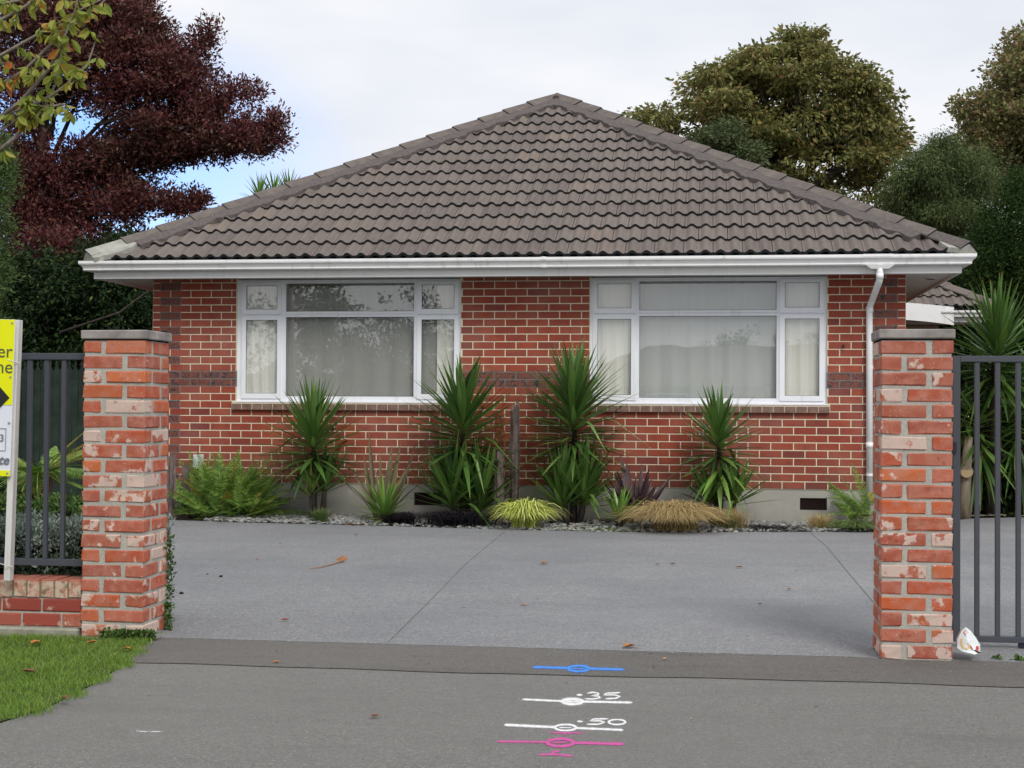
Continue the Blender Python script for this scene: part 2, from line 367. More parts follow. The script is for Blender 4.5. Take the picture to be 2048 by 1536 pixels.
strip_line('driveway_joint', [tuple(GR(*p)[:2]) for p in ((776, 1285), (850, 1212), (930, 1130), (1010, 1062))], .0016, MOSS, .003)
strip_line('driveway_joint', [tuple(GR(*p)[:2]) for p in ((1758, 1218), (1700, 1150), (1655, 1095), (1617, 1062))], .0018, MOSS, .003)
strip_line('driveway_edge_moss', [(3.2, EDGE_V), (5, EDGE_V), (7.1, EDGE_V)], .002, MOSS, .0045)
strip_line('strip_edge_moss', [(3.4, -8.655), (5, -8.65), (6.2, -8.63), (8.0, -8.58)], .0007, MOSS, .0022)
# lawn
lawnP = [(3.30, -10.3), (3.37, -10.07), (3.43, -9.8), (3.40, -9.25), (3.33, -8.66), (3.12, -8.0), (2.8, -8.0), (-20, -8.0), (-20, -11.2), (3.1, -11.2)]
sheet('lawn_soil', lawnP, m_simple('lawn_earth', (.035, .055, .018), (.06, .08, .03), 20), lambda x, y: .004)
# garden soil left of the drive and bed in front of the house
sheet('garden_bed', [(-.9, -1.15), (-20, -1.15), (-20, -7.7), (2.74, -7.7), (3.08, -7.55), (2.45, -6.5), (1.5, -5), (.55, -3.5), (-.4, -2.2)], SOIL, lambda x, y: .02 + gz(y))
m = MB(); bed = bedE + [(8.75, -.4), (8.75, .05), (-.9, .05)]
m.add([(x, y, .055 if i < len(bedE) else .10) for i, (x, y) in enumerate(bed)], [tuple(range(len(bed)))])
tag(m.build('house_bed_soil', SOIL), kind='structure')

# ------------------------------------------------------------------ house
W, H, BL, ZB = 8.308, .083, .2391, .452
EAVE = .488; ZS = 2.735
house = thing('house', 'single storey red brick house with brown tiled hip roof and two white windows', 'house', (W / 2, 0, 0))
WL = (.985, 3.54); WR = (4.963, 7.49); WZ0, WZ1 = 1.355, 2.722
bricks = []       # (u0,u1,z0,z1,dark)
for n in range(28):
    z0 = ZB + n * H; z1 = z0 + H
    ph = .09 if n % 2 == 0 else .09 + BL / 2
    js = [0.0] + [ph + BL * k for k in range(0, 36) if .03 < ph + BL * k < W - .03] + [W]
    top = min(z1, ZS + .005)
    for a, b in zip(js, js[1:]):
        segs = [(a, b)]
        zc = (z0 + z1) / 2
        for wl in (WL, WR):
            lo, hi = wl[0], wl[1]
            if zc > 1.268 - .02 and z0 > 1.23:
                if zc < 1.34: lo, hi = wl[0] - .04, wl[1] + .03
                ns = []
                for s0, s1 in segs:
                    if s1 <= lo or s0 >= hi: ns.append((s0, s1)); continue
                    if s0 < lo: ns.append((s0, lo))
                    if s1 > hi: ns.append((hi, s1))
                segs = ns
        for s0, s1 in segs:
            if s1 - s0 < .035: continue
            dark = n in (13, 14) or (n % 2 == 0 and ((abs(s0 - .09) < .02 and s1 < .35) or (s0 > 7.9 and s1 > 8.1 and s1 < 8.26)))
            bricks.append((s0, s1, z0, top, dark))
J = .0052
def wall_brick_mesh(mb, w_, h_, rnd):
    # front faces -Y; body reaches 90 mm back
    c = .0022; f = [rnd.uniform(-.0012, .0012) for _ in range(4)]
    x0, x1, z0, z1 = J, w_ - J, J, h_ - J
    vs = [(x0 + c, f[0], z0 + c), (x1 - c, f[1], z0 + c), (x1 - c, f[2], z1 - c), (x0 + c, f[3], z1 - c),
          (x0, c + .001, z0), (x1, c + .001, z0), (x1, c + .001, z1), (x0, c + .001, z1),
          (x0, .09, z0), (x1, .09, z0), (x1, .09, z1), (x0, .09, z1)]
    mb.add(vs, [(0, 1, 2, 3), (4, 5, 1, 0), (5, 6, 2, 1), (6, 7, 3, 2), (7, 4, 0, 3), (8, 9, 5, 4), (9, 10, 6, 5), (10, 11, 7, 6), (11, 8, 4, 7)])
big = []; small = []
def bscore(b):
    a = (b[1] - b[0]) * (b[3] - b[2]) * (1 + .03 * b[0])
    hid = b[1] < .35 or b[0] > 7.95 or (b[3] < 1.15)
    return a * (.93 if hid else 1)
bricks.sort(key=bscore, reverse=True)
big, small = bricks[:298], bricks[298:]
cache = {}
rr = random.Random(3)
for (a, b, z0, z1, dk) in big:
    k = (round(b - a, 3), round(z1 - z0, 3), dk, rr.randrange(3))
    if k not in cache:
        mb = MB(); wall_brick_mesh(mb, b - a, z1 - z0, rr); cache[k] = mb.mesh('brick', BRD if dk else BR)
    place('brick', cache[k], house, Matrix.Translation((a, 0, z0)))
def bricks_joined(name, lst, mats, parent):
    mb = MB()
    for (a, b, z0, z1, dk) in lst:
        t = MB(); wall_brick_mesh(t, b - a, z1 - z0, rr); mb.mi = 1 if dk else 0
        mb.add([(x + a, y, z + z0) for x, y, z in t.v], t.f)
    o = mb.build(name, mats, parent); o['kind'] = 'stuff'; return o
bricks_joined('brickwork', small, [BR, BRD], house)
# mortar body
mb = MB(); y0, y1 = .0035, .11
mb.box(.002, W - .002, y0, y1, ZB + .001, 1.30)
for a, b in ((.002, WL[0]), (WL[1], WR[0]), (WR[1], W - .002)): mb.box(a, b, y0, y1, 1.30, ZS + .003)
mb.build('mortar', MO, house)
mb = MB()      # grey pointing round the dark bricks
for a, b in ((.001, WL[0] + .001), (WL[1] - .001, WR[0] + .001), (WR[1] - .001, W - .001)):
    q_ = MB(); q_.box(a, b, .0022, .05, ZB + 13 * H - .004, ZB + 15 * H + .004); q_.build('grey_pointing', MOD, house)
for (a, b, z0, z1, dk) in bricks:
    if dk and not (ZB + 12.9 * H < z0 < ZB + 14.5 * H): mb.box(a - .004, b + .004, .0024, .05, z0 - .004, z1 + .004)
o = mb.build('grey_pointing', MOD, house); o['kind'] = 'stuff'
# side and back walls (brick courses as one body with recessed joints)
mb = MB()
for n in range(28):
    z0 = ZB + n * H + .004; z1 = min(ZB + (n + 1) * H - .004, ZS)
    k = 0; off = .12 if n % 2 else 0
    v = .115
    while v < 13.9:
        e = min(v + BL - .01 - (off if v < .12 else 0), 13.9)
        mb.box(W - .012, W, v, e, z0, z1); mb.box(0, .012, v, e, z0, z1); v = e + .01
mb.box(.0, W, 13.95, 14.0, ZB, ZS)
o = mb.build('side_brickwork', BR, house); o['kind'] = 'stuff'
mb = MB(); mb.box(.004, .11, .112, 13.95, ZB, ZS + .002); mb.box(W - .11, W - .004, .112, 13.95, ZB, ZS + .002); mb.build('side_mortar', MO, house)
# foundation with two vents
V1 = (3.03, 3.34, .225, .365); V2 = (7.212, 7.494, .235, .363)
mb = MB(); fy = .012
xs = [-.01 + .022, V1[0], V1[1], V2[0], V2[1], W - .012]
for i, (a, b) in enumerate(zip(xs, xs[1:])):
    if i in (1, 3):
        V = V1 if i == 1 else V2; mb.box(a, b, fy, .12, -.1, V[2]); mb.box(a, b, fy, .12, V[3], ZB)
    else: mb.box(a, b, fy, .12, -.1, ZB)
mb.box(.012, .12, .121, 13.9, -.1, ZB); mb.box(W - .12, W - .012, .121, 13.9, -.1, ZB)
fd = mb.build('foundation', CONC, house)
for V in (V1, V2):
    mb = MB(); mb.box(V[0], V[1], .06, .07, V[2], V[3])
    mb.box(V[0], V[1], .02, .03, V[2], V[2] + .008); mb.box(V[0], V[1], .02, .03, V[3] - .008, V[3])
    for k in range(12):
        x = V[0] + .012 + k * (V[1] - V[0] - .024) / 11; mb.box(x - .003, x + .003, .022, .03, V[2] + .008, V[3] - .008)
    for k in range(3):
        z = V[2] + (k + 1) * (V[3] - V[2]) / 4; mb.box(V[0], V[1], .0305, .034, z - .003, z + .003)
    mb.build('vent_grille', Mat('vent_brown', .8, .2, (.03, .017, .014)).m, fd)

# windows --------------------------------------------------
def window(U, cols, name_c):
    # cols: sash_l (s0,s1,g0,g1), centre glass (c0,c1), sash_r
    (a0, a1, ag0, ag1), (c0, c1), (b0, b1, bg0, bg1) = cols
    win = MB(); f0, f1 = .030, .085; u0, u1 = U
    def fb(x0, x1, z0, z1, ya=f0, yb=f1): win.cbox(x0, x1, ya, yb, z0, z1, .0015)
    fb(u0, a0 + .006, WZ0, WZ1); fb(b1 - .006, u1, WZ0, WZ1)
    fb(a0 + .006, b1 - .006, WZ0, 1.392); fb(a0 + .006, b1 - .006, 2.700, WZ1)
    fb(u0 - .012, u1 + .012, WZ0 - .006, WZ0 + .012, f0 - .024, f0)        # projecting bottom flange
    fb(a1 - .006, c0 - .008, 1.392, 2.700); fb(c1 + .008, b0 + .006, 1.392, 2.700)
    fb(a0 + .006, a1 - .006, 2.310, 2.345, f0 + .004); fb(b0 + .006, b1 - .006, 2.310, 2.345, f0 + .004)
    # centre light beads and transom
    for z0, z1 in ((2.306, 2.334), (2.341, 2.369)): fb(c0 - .008, c1 + .008, z0, z1, f0 + .003, f1 - .005)
    fb(c0 - .008, c1 + .008, 2.334, 2.341, f0 + .012, f1 - .01)
    for z0, z1 in ((1.392, 1.421), (2.681, 2.700)): fb(c0 - .008, c1 + .008, z0, z1, f0 + .006, f1 - .005)
    for x0, x1 in ((c0 - .008, c0), (c1, c1 + .008)): fb(x0, x1, 1.421, 2.306, f0 + .006, f1 - .005); fb(x0, x1, 2.369, 2.681, f0 + .006, f1 - .005)
    w_ = win.build('window', FRAME, house)
    for (s0, s1, g0, g1) in (cols[0], cols[2]):
        for (z0, z1, h0, h1) in ((1.392, 2.314, 1.450, 2.274), (2.335, 2.700, 2.393, 2.659)):
            s = MB(); ya, yb = .016, .034
            s.cbox(s0, g0, ya, yb, z0, z1, .0015); s.cbox(g1, s1, ya, yb, z0, z1, .0015)
            s.cbox(g0, g1, ya, yb, z0, h0, .0015); s.cbox(g0, g1, ya, yb, h1, z1, .0015)
            # black gasket
            s.mi = 1
            for q in ((g0, g0 + .004, h0, h1), (g1 - .004, g1, h0, h1)): s.box(q[0], q[1], ya + .004, ya + .009, q[2], q[3])
            for q in ((g0 + .004, g1 - .004, h0, h0 + .004), (g0 + .004, g1 - .004, h1 - .004, h1)): s.box(q[0], q[1], ya + .004, ya + .009, q[2], q[3])
            s.build('sash', [FRAME, BLACK], w_)
            p = MB(); p.box(g0 - .001, g1 + .001, .0262, .0302, h0 - .001, h1 + .001); p.build('pane', GLASS, w_)
    for (z0, z1) in ((1.421, 2.306), (2.369, 2.681)):
        p = MB(); p.box(c0, c1, .050, .054, z0, z1); p.build('pane', GLASS, w_)
        s = MB()
        for q in ((c0, c0 + .004, z0, z1), (c1 - .004, c1, z0, z1)): s.box(q[0], q[1], .042, .0495, q[2], q[3])
        for q in ((c0 + .004, c1 - .004, z0, z0 + .004), (c0 + .004, c1 - .004, z1 - .004, z1)): s.box(q[0], q[1], .042, .0495, q[2], q[3])
        s.build('gasket', BLACK, w_)
    # sill bricks, header face out, sloping top
    sl_ = MB(); sl_.box(u0 - .038, u1 + .028, -.038, .028, 1.2705, 1.343)
    slo = sl_.build('window_sill', MO, house)
    n = int(round((u1 - u0 + .066) / .1165)); st = (u1 - u0 + .066) / n
    meshes = []
    for q in range(3):
        b = MB(); wd = st - .007; h0 = 1.268; jj = lambda: rr.uniform(-.001, .001)
        b.add([(0, -.036 + jj(), 0), (wd, -.036 + jj(), 0), (wd, -.036, .062), (0, -.036, .062), (0, -.028, .073), (wd, -.028, .073), (wd, .03, .083), (0, .03, .083), (0, .03, 0), (wd, .03, 0)],
              [(0, 1, 2, 3), (3, 2, 5, 4), (4, 5, 6, 7), (0, 3, 4, 7, 8), (1, 9, 6, 5, 2), (0, 8, 9, 1)])
        meshes.append(b.mesh('sill_brick', SILL))
    for k in range(n):
        place('brick', meshes[k % 3], slo, Matrix.Translation((u0 - .038 + .0035 + k * st, -.006, 1.268)))
    # dark reveal lining behind the frame
    rv = MB(); rv.box(u0, u1, .086, .105, WZ1 - .004, ZS + .004); rv.box(u0 - .001, u0 + .004, .086, .112, WZ0, WZ1); rv.box(u1 - .004, u1 + .001, .086, .112, WZ0, WZ1)
    rv.build('window_reveal', FRAME, house)
    return w_
wl = window(WL, ((1.040, 1.498, 1.0926, 1.4516), (1.5497, 3.0077), (3.045, 3.514, 3.099, 3.464)), 'l')
wr = window(WR, ((4.997, 5.462, 5.046, 5.410), (5.4995, 6.961), (6.993, 7.459, 7.051, 7.412)), 'r')
# interior shell
mb = MB(); mb.box(.12, W - .12, 3.4, 3.45, .3, ZS); mb.box(.12, W - .12, .12, 3.4, .45, .5); mb.box(.12, W - .12, .12, 3.4, 2.70, 2.733)
mb.box(.112, .13, .12, 3.4, .5, 2.7); mb.box(W - .13, W - .112, .12, 3.4, .5, 2.7); mb.box(4.2, 4.28, .12, 3.4, .5, 2.7)
mb.build('room_interior', ROOM, house)
def curtain(name, u0, u1, z0, z1, y, amp, wl_, mat, label, cat='curtain', sway=0.0):
    n = int((u1 - u0) / (wl_ / 8)) + 2; ph = rr.uniform(0, 6); rows = 7
    V = []; F = []
    for j in range(rows):
        t = j / (rows - 1); z = z1 + (z0 - z1) * t
        for i in range(n):
            s = i / (n - 1); x = u0 + (u1 - u0) * s
            yy = y + amp * (math.sin(x * 2 * PI / wl_ + ph + .9 * math.sin(x * 3.1)) * (.6 + .5 * t) + .35 * math.sin(x * 2 * PI / wl_ * 2.3 + 1))
            xx = x + sway * t * t * (1 - s if sway > 0 else s)
            V.append((xx, yy, z))
    for j in range(rows - 1):
        for i in range(n - 1): F.append((j * n + i, j * n + i + 1, (j + 1) * n + i + 1, (j + 1) * n + i))
    me = bpy.data.meshes.new(name); me.from_pydata(V, [], F); me.materials.append(mat); me.polygons.foreach_set('use_smooth', [True] * len(F)); me.update()
    o = place(name, me); tag(o, label, cat); return o
curtain('net_curtain', 1.50, 3.34, 1.36, 2.69, .118, .009, .26, NET, 'grey net curtain hanging across the middle panes of the window nearer the large fern')
curtain('drape', 1.02, 1.52, 1.36, 2.69, .100, .008, .12, DRAPE, 'cream drape in the narrow pane at the fern end of the window', sway=.05)
curtain('drape', 3.26, 3.52, 1.36, 2.69, .100, .008, .12, DRAPE, 'cream drape in the narrow pane beside the brick pier, above the double-headed yucca')
curtain('net_curtain', 5.0, 7.46, 1.36, 2.69, .128, .008, .23, NETL, 'pale net curtain across the whole window nearer the downpipe')
curtain('drape', 5.0, 5.43, 1.36, 2.69, .100, .008, .12, DRAPE, 'cream drape in the narrow pane just right of the brick pier')
curtain('drape', 7.02, 7.44, 1.36, 2.69, .100, .008, .14, DRAPE, 'cream drape in the narrow pane closest to the white downpipe')
mb = MB(); mb.tube([(1.56, .098, 2.655), (2.25, .098, 2.655)], .010, 10)
tag(mb.build('roller_blind', m_simple('blind_olive', (.10, .10, .07), (.13, .13, .09), 5)), 'rolled olive blind at the top of the window nearer the fern', 'blind')

# eaves ----------------------------------------------------
RE = EAVE                       # fascia line
DEPTH = 14.0
ring = lambda o: [(-o, -o), (W + o, -o), (W + o, DEPTH + o), (-o, DEPTH + o)]
def ring_box(mb, o0, o1, z0, z1):
    A, B = ring(o0), ring(o1)
    vs = [(x, y, z) for z in (z0, z1) for (x, y) in A] + [(x, y, z) for z in (z0, z1) for (x, y) in B]
    F = []
    for i in range(4):
        j = (i + 1) % 4
        F += [(i, j, 4 + j, 4 + i), (8 + i, 12 + i, 12 + j, 8 + j), (i, 8 + i, 8 + j, j), (4 + i, 4 + j, 12 + j, 12 + i)]
    mb.add(vs, F)
mb = MB(); ring_box(mb, -.10, RE - .02, ZS, ZS + .012); so_ = mb.build('soffit', SOFF, house)
mb = MB(); ring_box(mb, RE - .02, RE, 2.702, 2.86); mb.build('fascia', FASC, house)
# gutter: ogee profile swept round the four sides
prof = [(.004, 2.790), (.008, 2.782), (.070, 2.782), (.086, 2.790), (.088, 2.797), (.084, 2.802), (.088, 2.815), (.104, 2.838), (.118, 2.850), (.123, 2.853), (.123, 2.860), (.127, 2.862), (.127, 2.889), (.116, 2.889), (.114, 2.868), (.07, 2.81), (.02, 2.80), (.004, 2.87)]
mb = MB(); n = len(prof); vs = []
for (o, z) in prof:
    for (x, y) in ring(RE + o): vs.append((x, y, z))
F = []
for i in range(n):
    for k in range(4): F.append((i * 4 + k, i * 4 + (k + 1) % 4, ((i + 1) % n) * 4 + (k + 1) % 4, ((i + 1) % n) * 4 + k))
mb.add(vs, F); gut = mb.build('gutter', WHITE, house)
def gutter_band(x0, x1, grow, name, extra=0):
    mb = MB(); vs = []
    P = [(o + (grow if i > 1 else 0), z - (grow if i < 4 else -grow)) for i, (o, z) in enumerate(prof[:14])]
    for x in (x0, x1):
        for (o, z) in P: vs.append((x, -RE - o, z))
    k = len(P); F = [(i, i + 1, k + i + 1, k + i) for i in range(k - 1)] + [tuple(range(k)), tuple(range(k, 2 * k))[::-1]]
    mb.add(vs, F); return mb.build(name, WHITE, gut)
gutter_band(4.49, 4.56, .003, 'joiner'); gutter_band(4.515, 4.535, .006, 'joiner_clip')
gutter_band(7.80, 8.10, .003, 'outlet_section'); gutter_band(-.42, -.36, .002, 'corner_joint'); gutter_band(8.66, 8.69, .0015, 'corner_joint')
# downpipe
mb = MB(); r_ = .034; ux = 7.975; gv = -RE - .062
mb.tube([(ux, gv, 2.79), (ux, gv, 2.70), (ux, gv, 2.655), (ux - .005, gv + .012, 2.62), (ux - .02, -.18, 2.50), (7.935, -.075, 2.42), (7.925, -.052, 2.38), (7.925, -.048, 2.2), (7.93, -.045, .30)], r_, 14)
dp = mb.build('downpipe', PIPE, house, smooth=True)
for (x_, y_, za_, zb_) in ((ux, gv, 2.643, 2.70), (7.927, -.047, 2.33, 2.39), (7.927, -.047, .90, .96)):
    mb = MB(); mb.tube([(x_, y_, za_), (x_, y_, zb_)], r_ + .004, 14); mb.build('socket', PIPE, dp, smooth=True)
mb = MB(); mb.add([(7.885, gv - .03, 2.745), (8.065, gv - .03, 2.745), (8.065, gv + .04, 2.745), (7.885, gv + .04, 2.745), (7.83, gv - .045, 2.785), (8.12, gv - .045, 2.785), (8.12, gv + .05, 2.785), (7.83, gv + .05, 2.785)],
                  [(0, 1, 5, 4), (1, 2, 6, 5), (2, 3, 7, 6), (3, 0, 4, 7), (0, 3, 2, 1)]); mb.build('outlet', WHITE, dp)
for z in (1.75, .62):
    mb = MB(); mb.tube([(7.929, -.046, z - .012), (7.929, -.046, z + .012)], r_ + .003, 14); mb.box(7.915, 7.945, -.02, 0.0, z - .012, z + .012); mb.build('bracket', PIPE, dp)
# round dark soffit fitting, small bracket, wall outlet
mb = MB(); mb.tube([(8.62, .42, ZS - .012), (8.62, .42, ZS - .001)], .058, 20); mb.mi = 1; mb.tube([(8.62, .42, ZS - .016), (8.62, .42, ZS - .004)], .048, 20)
mb.build('soffit_light', [FASC, BLACK], house)
mb = MB(); mb.cbox(.50, .62, -.03, .004, .60, .76, .004); mb.build('outlet_box', m_paint('box_white', (.6, .62, .64)), house)
mb = MB(); mb.tube([(7.66, -.002, 1.985), (7.66, -.03, 1.985)], .013, 8); mb.tube([(7.66, -.03, 1.985), (7.66, -.035, 1.96)], .008, 8); mb.build('wall_hook', Mat('rust', .8, .3, (.06, .03, .025)).m, house)

# roof -----------------------------------------------------
TO = RE + .055                                   # tile edge overhang
APX = W / 2; RUN = W / 2 + TO
Z0 = 2.895; ZA = 5.548; SLP = (ZA - Z0) / RUN; ANG = math.atan(SLP); SLEN = RUN / math.cos(ANG)
roof = MB()                                       # under-structure
a, b, c, d = [(x, y, Z0 - .035) for x, y in ring(TO - .02)]
r0 = (APX, -TO + RUN, ZA - .04); r1 = (APX, DEPTH + TO - RUN, ZA - .04)
roof.add([a, b, c, d, r0, r1], [(0, 1, 4), (1, 2, 5, 4), (2, 3, 5), (3, 0, 4, 5), (0, 3, 2, 1)])
roofo = roof.build('roof', DARK, house)
NC = 15; G = SLEN / NC; TW = .305
def tprof(s):                                     # height of the tile across its width, s in 0..1
    q = (s * 2) % 1.0
    return .034 * max(0.0, math.cos((q - .5) / .36 * PI / 2)) ** 1.25 if abs(q - .5) < .36 else 0.0
SX = [0, .07, .13, .19, .25, .31, .37, .43, .57, .63, .69, .75, .81, .87, .93, 1.0]
def tile_mesh(cutL=None, cutR=None):
    """tile in its own plane: x across, y up the slope, z normal; optional cut lines (x0, dx/dy)"""
    mb = MB(); th = .024; Ln = G + .03
    top0 = [(s * (TW - .006), 0.0, tprof(s) + th + .012) for s in SX]; top1 = [(s * (TW - .006), Ln, tprof(s) * .96 + .006) for s in SX]
    bot = [(s * (TW - .006), 0.0, tprof(s) * .8 + .004 - (.012 if tprof(s) == 0 else 0.0)) for s in SX]
    k = len(SX); vs = top0 + top1 + bot
    mb.add(vs, [(i, i + 1, k + i + 1, k + i) for i in range(k - 1)])
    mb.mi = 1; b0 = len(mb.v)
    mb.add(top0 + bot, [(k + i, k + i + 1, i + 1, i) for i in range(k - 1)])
    mb.mi = 0
    mb.add([top0[-1], top1[-1], bot[-1]], [(0, 1, 2)]); mb.add([top0[0], top1[0], bot[0]], [(0, 2, 1)])
    return mb
import bmesh
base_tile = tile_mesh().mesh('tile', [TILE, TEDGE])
face = Matrix(((1, 0, 0, 0), (0, math.cos(ANG), -math.sin(ANG), 0), (0, math.sin(ANG), math.cos(ANG), 0), (0, 0, 0, 1)))
ntile = 0
def tiles_face(W0, parent, half, single, ncourse=NC, rows=None, cutleft=True, cutright=True, shift=0.0):
    """W0: matrix from slope plane (x across from centre line, y up slope) to world; half = half width at y=0"""
    global ntile
    acc = MB(); cosA = math.cos(ANG)
    for r in range(ncourse):
        y = r * G; off = (TW / 2 if r % 2 else 0) + shift
        hw = half - y * cosA
        i0 = math.floor((-hw - off) / TW) - 1; i1 = math.ceil((hw - off) / TW) + 1
        for i in range(i0, i1):
            x = i * TW + off
            if x + TW < -hw or x > hw: continue
            M_ = Matrix.Translation((x, y, 0))
            inside = (x > -hw + G * cosA + .03 or not cutleft) and (x + TW < hw - G * cosA - .03 or not cutright)
            jit = Matrix.Rotation(rr.uniform(-.004, .004), 4, 'Z') @ Matrix.Translation((0, rr.uniform(-.004, .004), rr.uniform(0, .003)))
            if inside and single:
                place('tile', base_tile, parent, W0 @ M_ @ jit); ntile += 1; continue
            me = base_tile.copy() if single else None
            bm = bmesh.new(); bm.from_mesh(base_tile); bm.transform(M_ @ jit)
            if not inside:
                for sgn, on in ((-1, cutleft), (1, cutright)):
                    if not on: continue
                    nrm = Vector((sgn, cosA, 0)).normalized(); co = Vector((sgn * (half - .045), 0, 0))
                    bmesh.ops.bisect_plane(bm, geom=bm.verts[:] + bm.edges[:] + bm.faces[:], plane_co=co, plane_no=nrm, clear_outer=True)
            if len(bm.faces) == 0: bm.free(); continue
            if single:
                bm.transform(M_.inverted()); bm.to_mesh(me); me.name = 'tile'; place('tile', me, parent, W0 @ M_); ntile += 1
            else:
                b0 = len(acc.v); bm.verts.index_update()
                for v in bm.verts: acc.v.append(tuple(v.co))
                for f in bm.faces: acc.f.append(tuple(b0 + v.index for v in f.verts)); acc.m.append(f.material_index)
                if me: bpy.data.meshes.remove(me)
            bm.free()
    return acc
tiles_face(Matrix.Translation((APX, -TO, Z0)) @ face, roofo, RUN, True)
# side faces and the back: joined (seen only edge-on)
def side_face(sgn):
    acc = MB(); cosA = math.cos(ANG); half = (DEPTH + 2 * TO) / 2
    R = Matrix.Translation((APX + sgn * RUN, DEPTH / 2, Z0)) @ Matrix.Rotation(sgn * PI / 2, 4, 'Z') @ face
    a2 = tiles_face(R, roofo, half, False)
    a2.v = [tuple(R @ Vector(v)) for v in a2.v]
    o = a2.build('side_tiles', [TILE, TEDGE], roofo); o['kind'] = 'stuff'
side_face(1); side_face(-1)
# hip caps and their mortar bedding
def hip(corner, apex, sgn, front=True):
    C0, A0 = Vector(corner), Vector(apex); d = (A0 - C0); Ln = d.length; d.normalize()
    nf = Vector((0, -math.sin(ANG), math.cos(ANG))); ns = Vector((sgn * math.sin(ANG), 0, math.cos(ANG)))
    if not front: nf = Vector((0, math.sin(ANG), math.cos(ANG)))
    up = (nf + ns).normalized()
    tf = d.cross(nf).normalized(); ts = d.cross(ns).normalized()
    hor = d.cross(Vector((0, 0, 1))).normalized()
    if tf.y > 0: tf = -tf
    if not front: tf = -tf
    if ts.x * sgn < 0: ts = -ts
    n = 16; seg = (Ln - .10) / n
    for i in range(n):
        s0 = .02 + i * seg; s1 = s0 + seg + .05
        mb = MB(); V = []
        for s, lift, sc_ in ((s0, .100, 1.0), (s1, .080, .90)):
            P = C0 + d * s + up * lift; k = sc_ * .125
            V += [P + tf * k - up * .006, P + tf * k * .45 + up * .012, P + up * .026, P + ts * k * .45 + up * .012, P + ts * k - up * .006]
            V += [q - up * .016 for q in V[-5:]]
        F = [(q, q + 1, 11 + q, 10 + q) for q in range(4)] + [(5 + q, 15 + q, 16 + q, 6 + q) for q in range(4)]
        F += [(0, 10, 15, 5), (4, 9, 19, 14)]
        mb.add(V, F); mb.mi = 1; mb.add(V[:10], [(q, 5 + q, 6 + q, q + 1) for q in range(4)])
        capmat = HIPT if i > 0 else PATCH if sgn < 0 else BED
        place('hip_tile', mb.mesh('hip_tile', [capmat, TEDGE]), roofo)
    # bedding: follows the rolls, ragged lower edge
    for nm, mat, s_a, s_b, wd in (('bedding', BED, .55, Ln - .04, .235), ('bedding_patch', PATCH, 0.02, .58 if sgn < 0 else .30, .20 if sgn < 0 else .13)):
        mb = MB(); m_ = int((s_b - s_a) / .05); V = []; F = []
        for k in range(m_ + 1):
            s = s_a + (s_b - s_a) * k / m_; P = C0 + d * s
            wv = wd * (1 + .10 * math.sin(s * 2 * PI / .43 + 1) + .07 * rr.uniform(-1, 1)) * (min(1, .45 + (s - s_a) * 3) if nm == 'bedding_patch' else 1)
            if nm == 'bedding_patch': wv = wd * (.65 + .45 * math.sin(min(1, (s - s_a) / (s_b - s_a)) * PI)) * (1 + .12 * rr.uniform(-1, 1))
            V += [P + up * .092, P + tf * wv + nf * .072, P + tf * (wv + .012) + nf * .02]
            V += [P + ts * .16 + ns * .07, P + ts * .18 + ns * .01]
        for k in range(m_):
            a_, b_ = k * 5, k * 5 + 5
            F += [(a_, a_ + 1, b_ + 1, b_), (a_ + 1, a_ + 2, b_ + 2, b_ + 1), (a_ + 3, a_, b_, b_ + 3), (a_ + 4, a_ + 3, b_ + 3, b_ + 4)]
        F.append((2, 1, 0, 3, 4)); e = m_ * 5; F.append((e + 4, e + 3, e, e + 1, e + 2))
        mb.add(V, F); mb.build(nm, mat, roofo)
ap = (APX, -TO + RUN, ZA)
hip((-TO, -TO, Z0), ap, -1); hip((W + TO, -TO, Z0), ap, 1)
mb = MB()                                         # apex mortar and ridge line going back
P = Vector(ap) + Vector((0, -.02, .045)); mb.tube([P + Vector((0, -.14, -.05)), P + Vector((0, .02, .015)), P + Vector((0, .3, .0))], [.05, .055, .05], 8); mb.build('apex_mortar', BED, roofo)
m_r = MB(); nrg = int((r1[1] - r0[1]) / .42)
for i in range(nrg):
    y = r0[1] + .05 + i * .42; z = ZA + .05
    m_r.add([(APX - .12, y, z - .03), (APX, y, z + .03), (APX + .12, y, z - .03), (APX - .11, y + .45, z - .045), (APX, y + .45, z + .015), (APX + .11, y + .45, z - .045)], [(0, 1, 4, 3), (1, 2, 5, 4)])
o = m_r.build('ridge_tiles', TILE, roofo); o['kind'] = 'stuff'

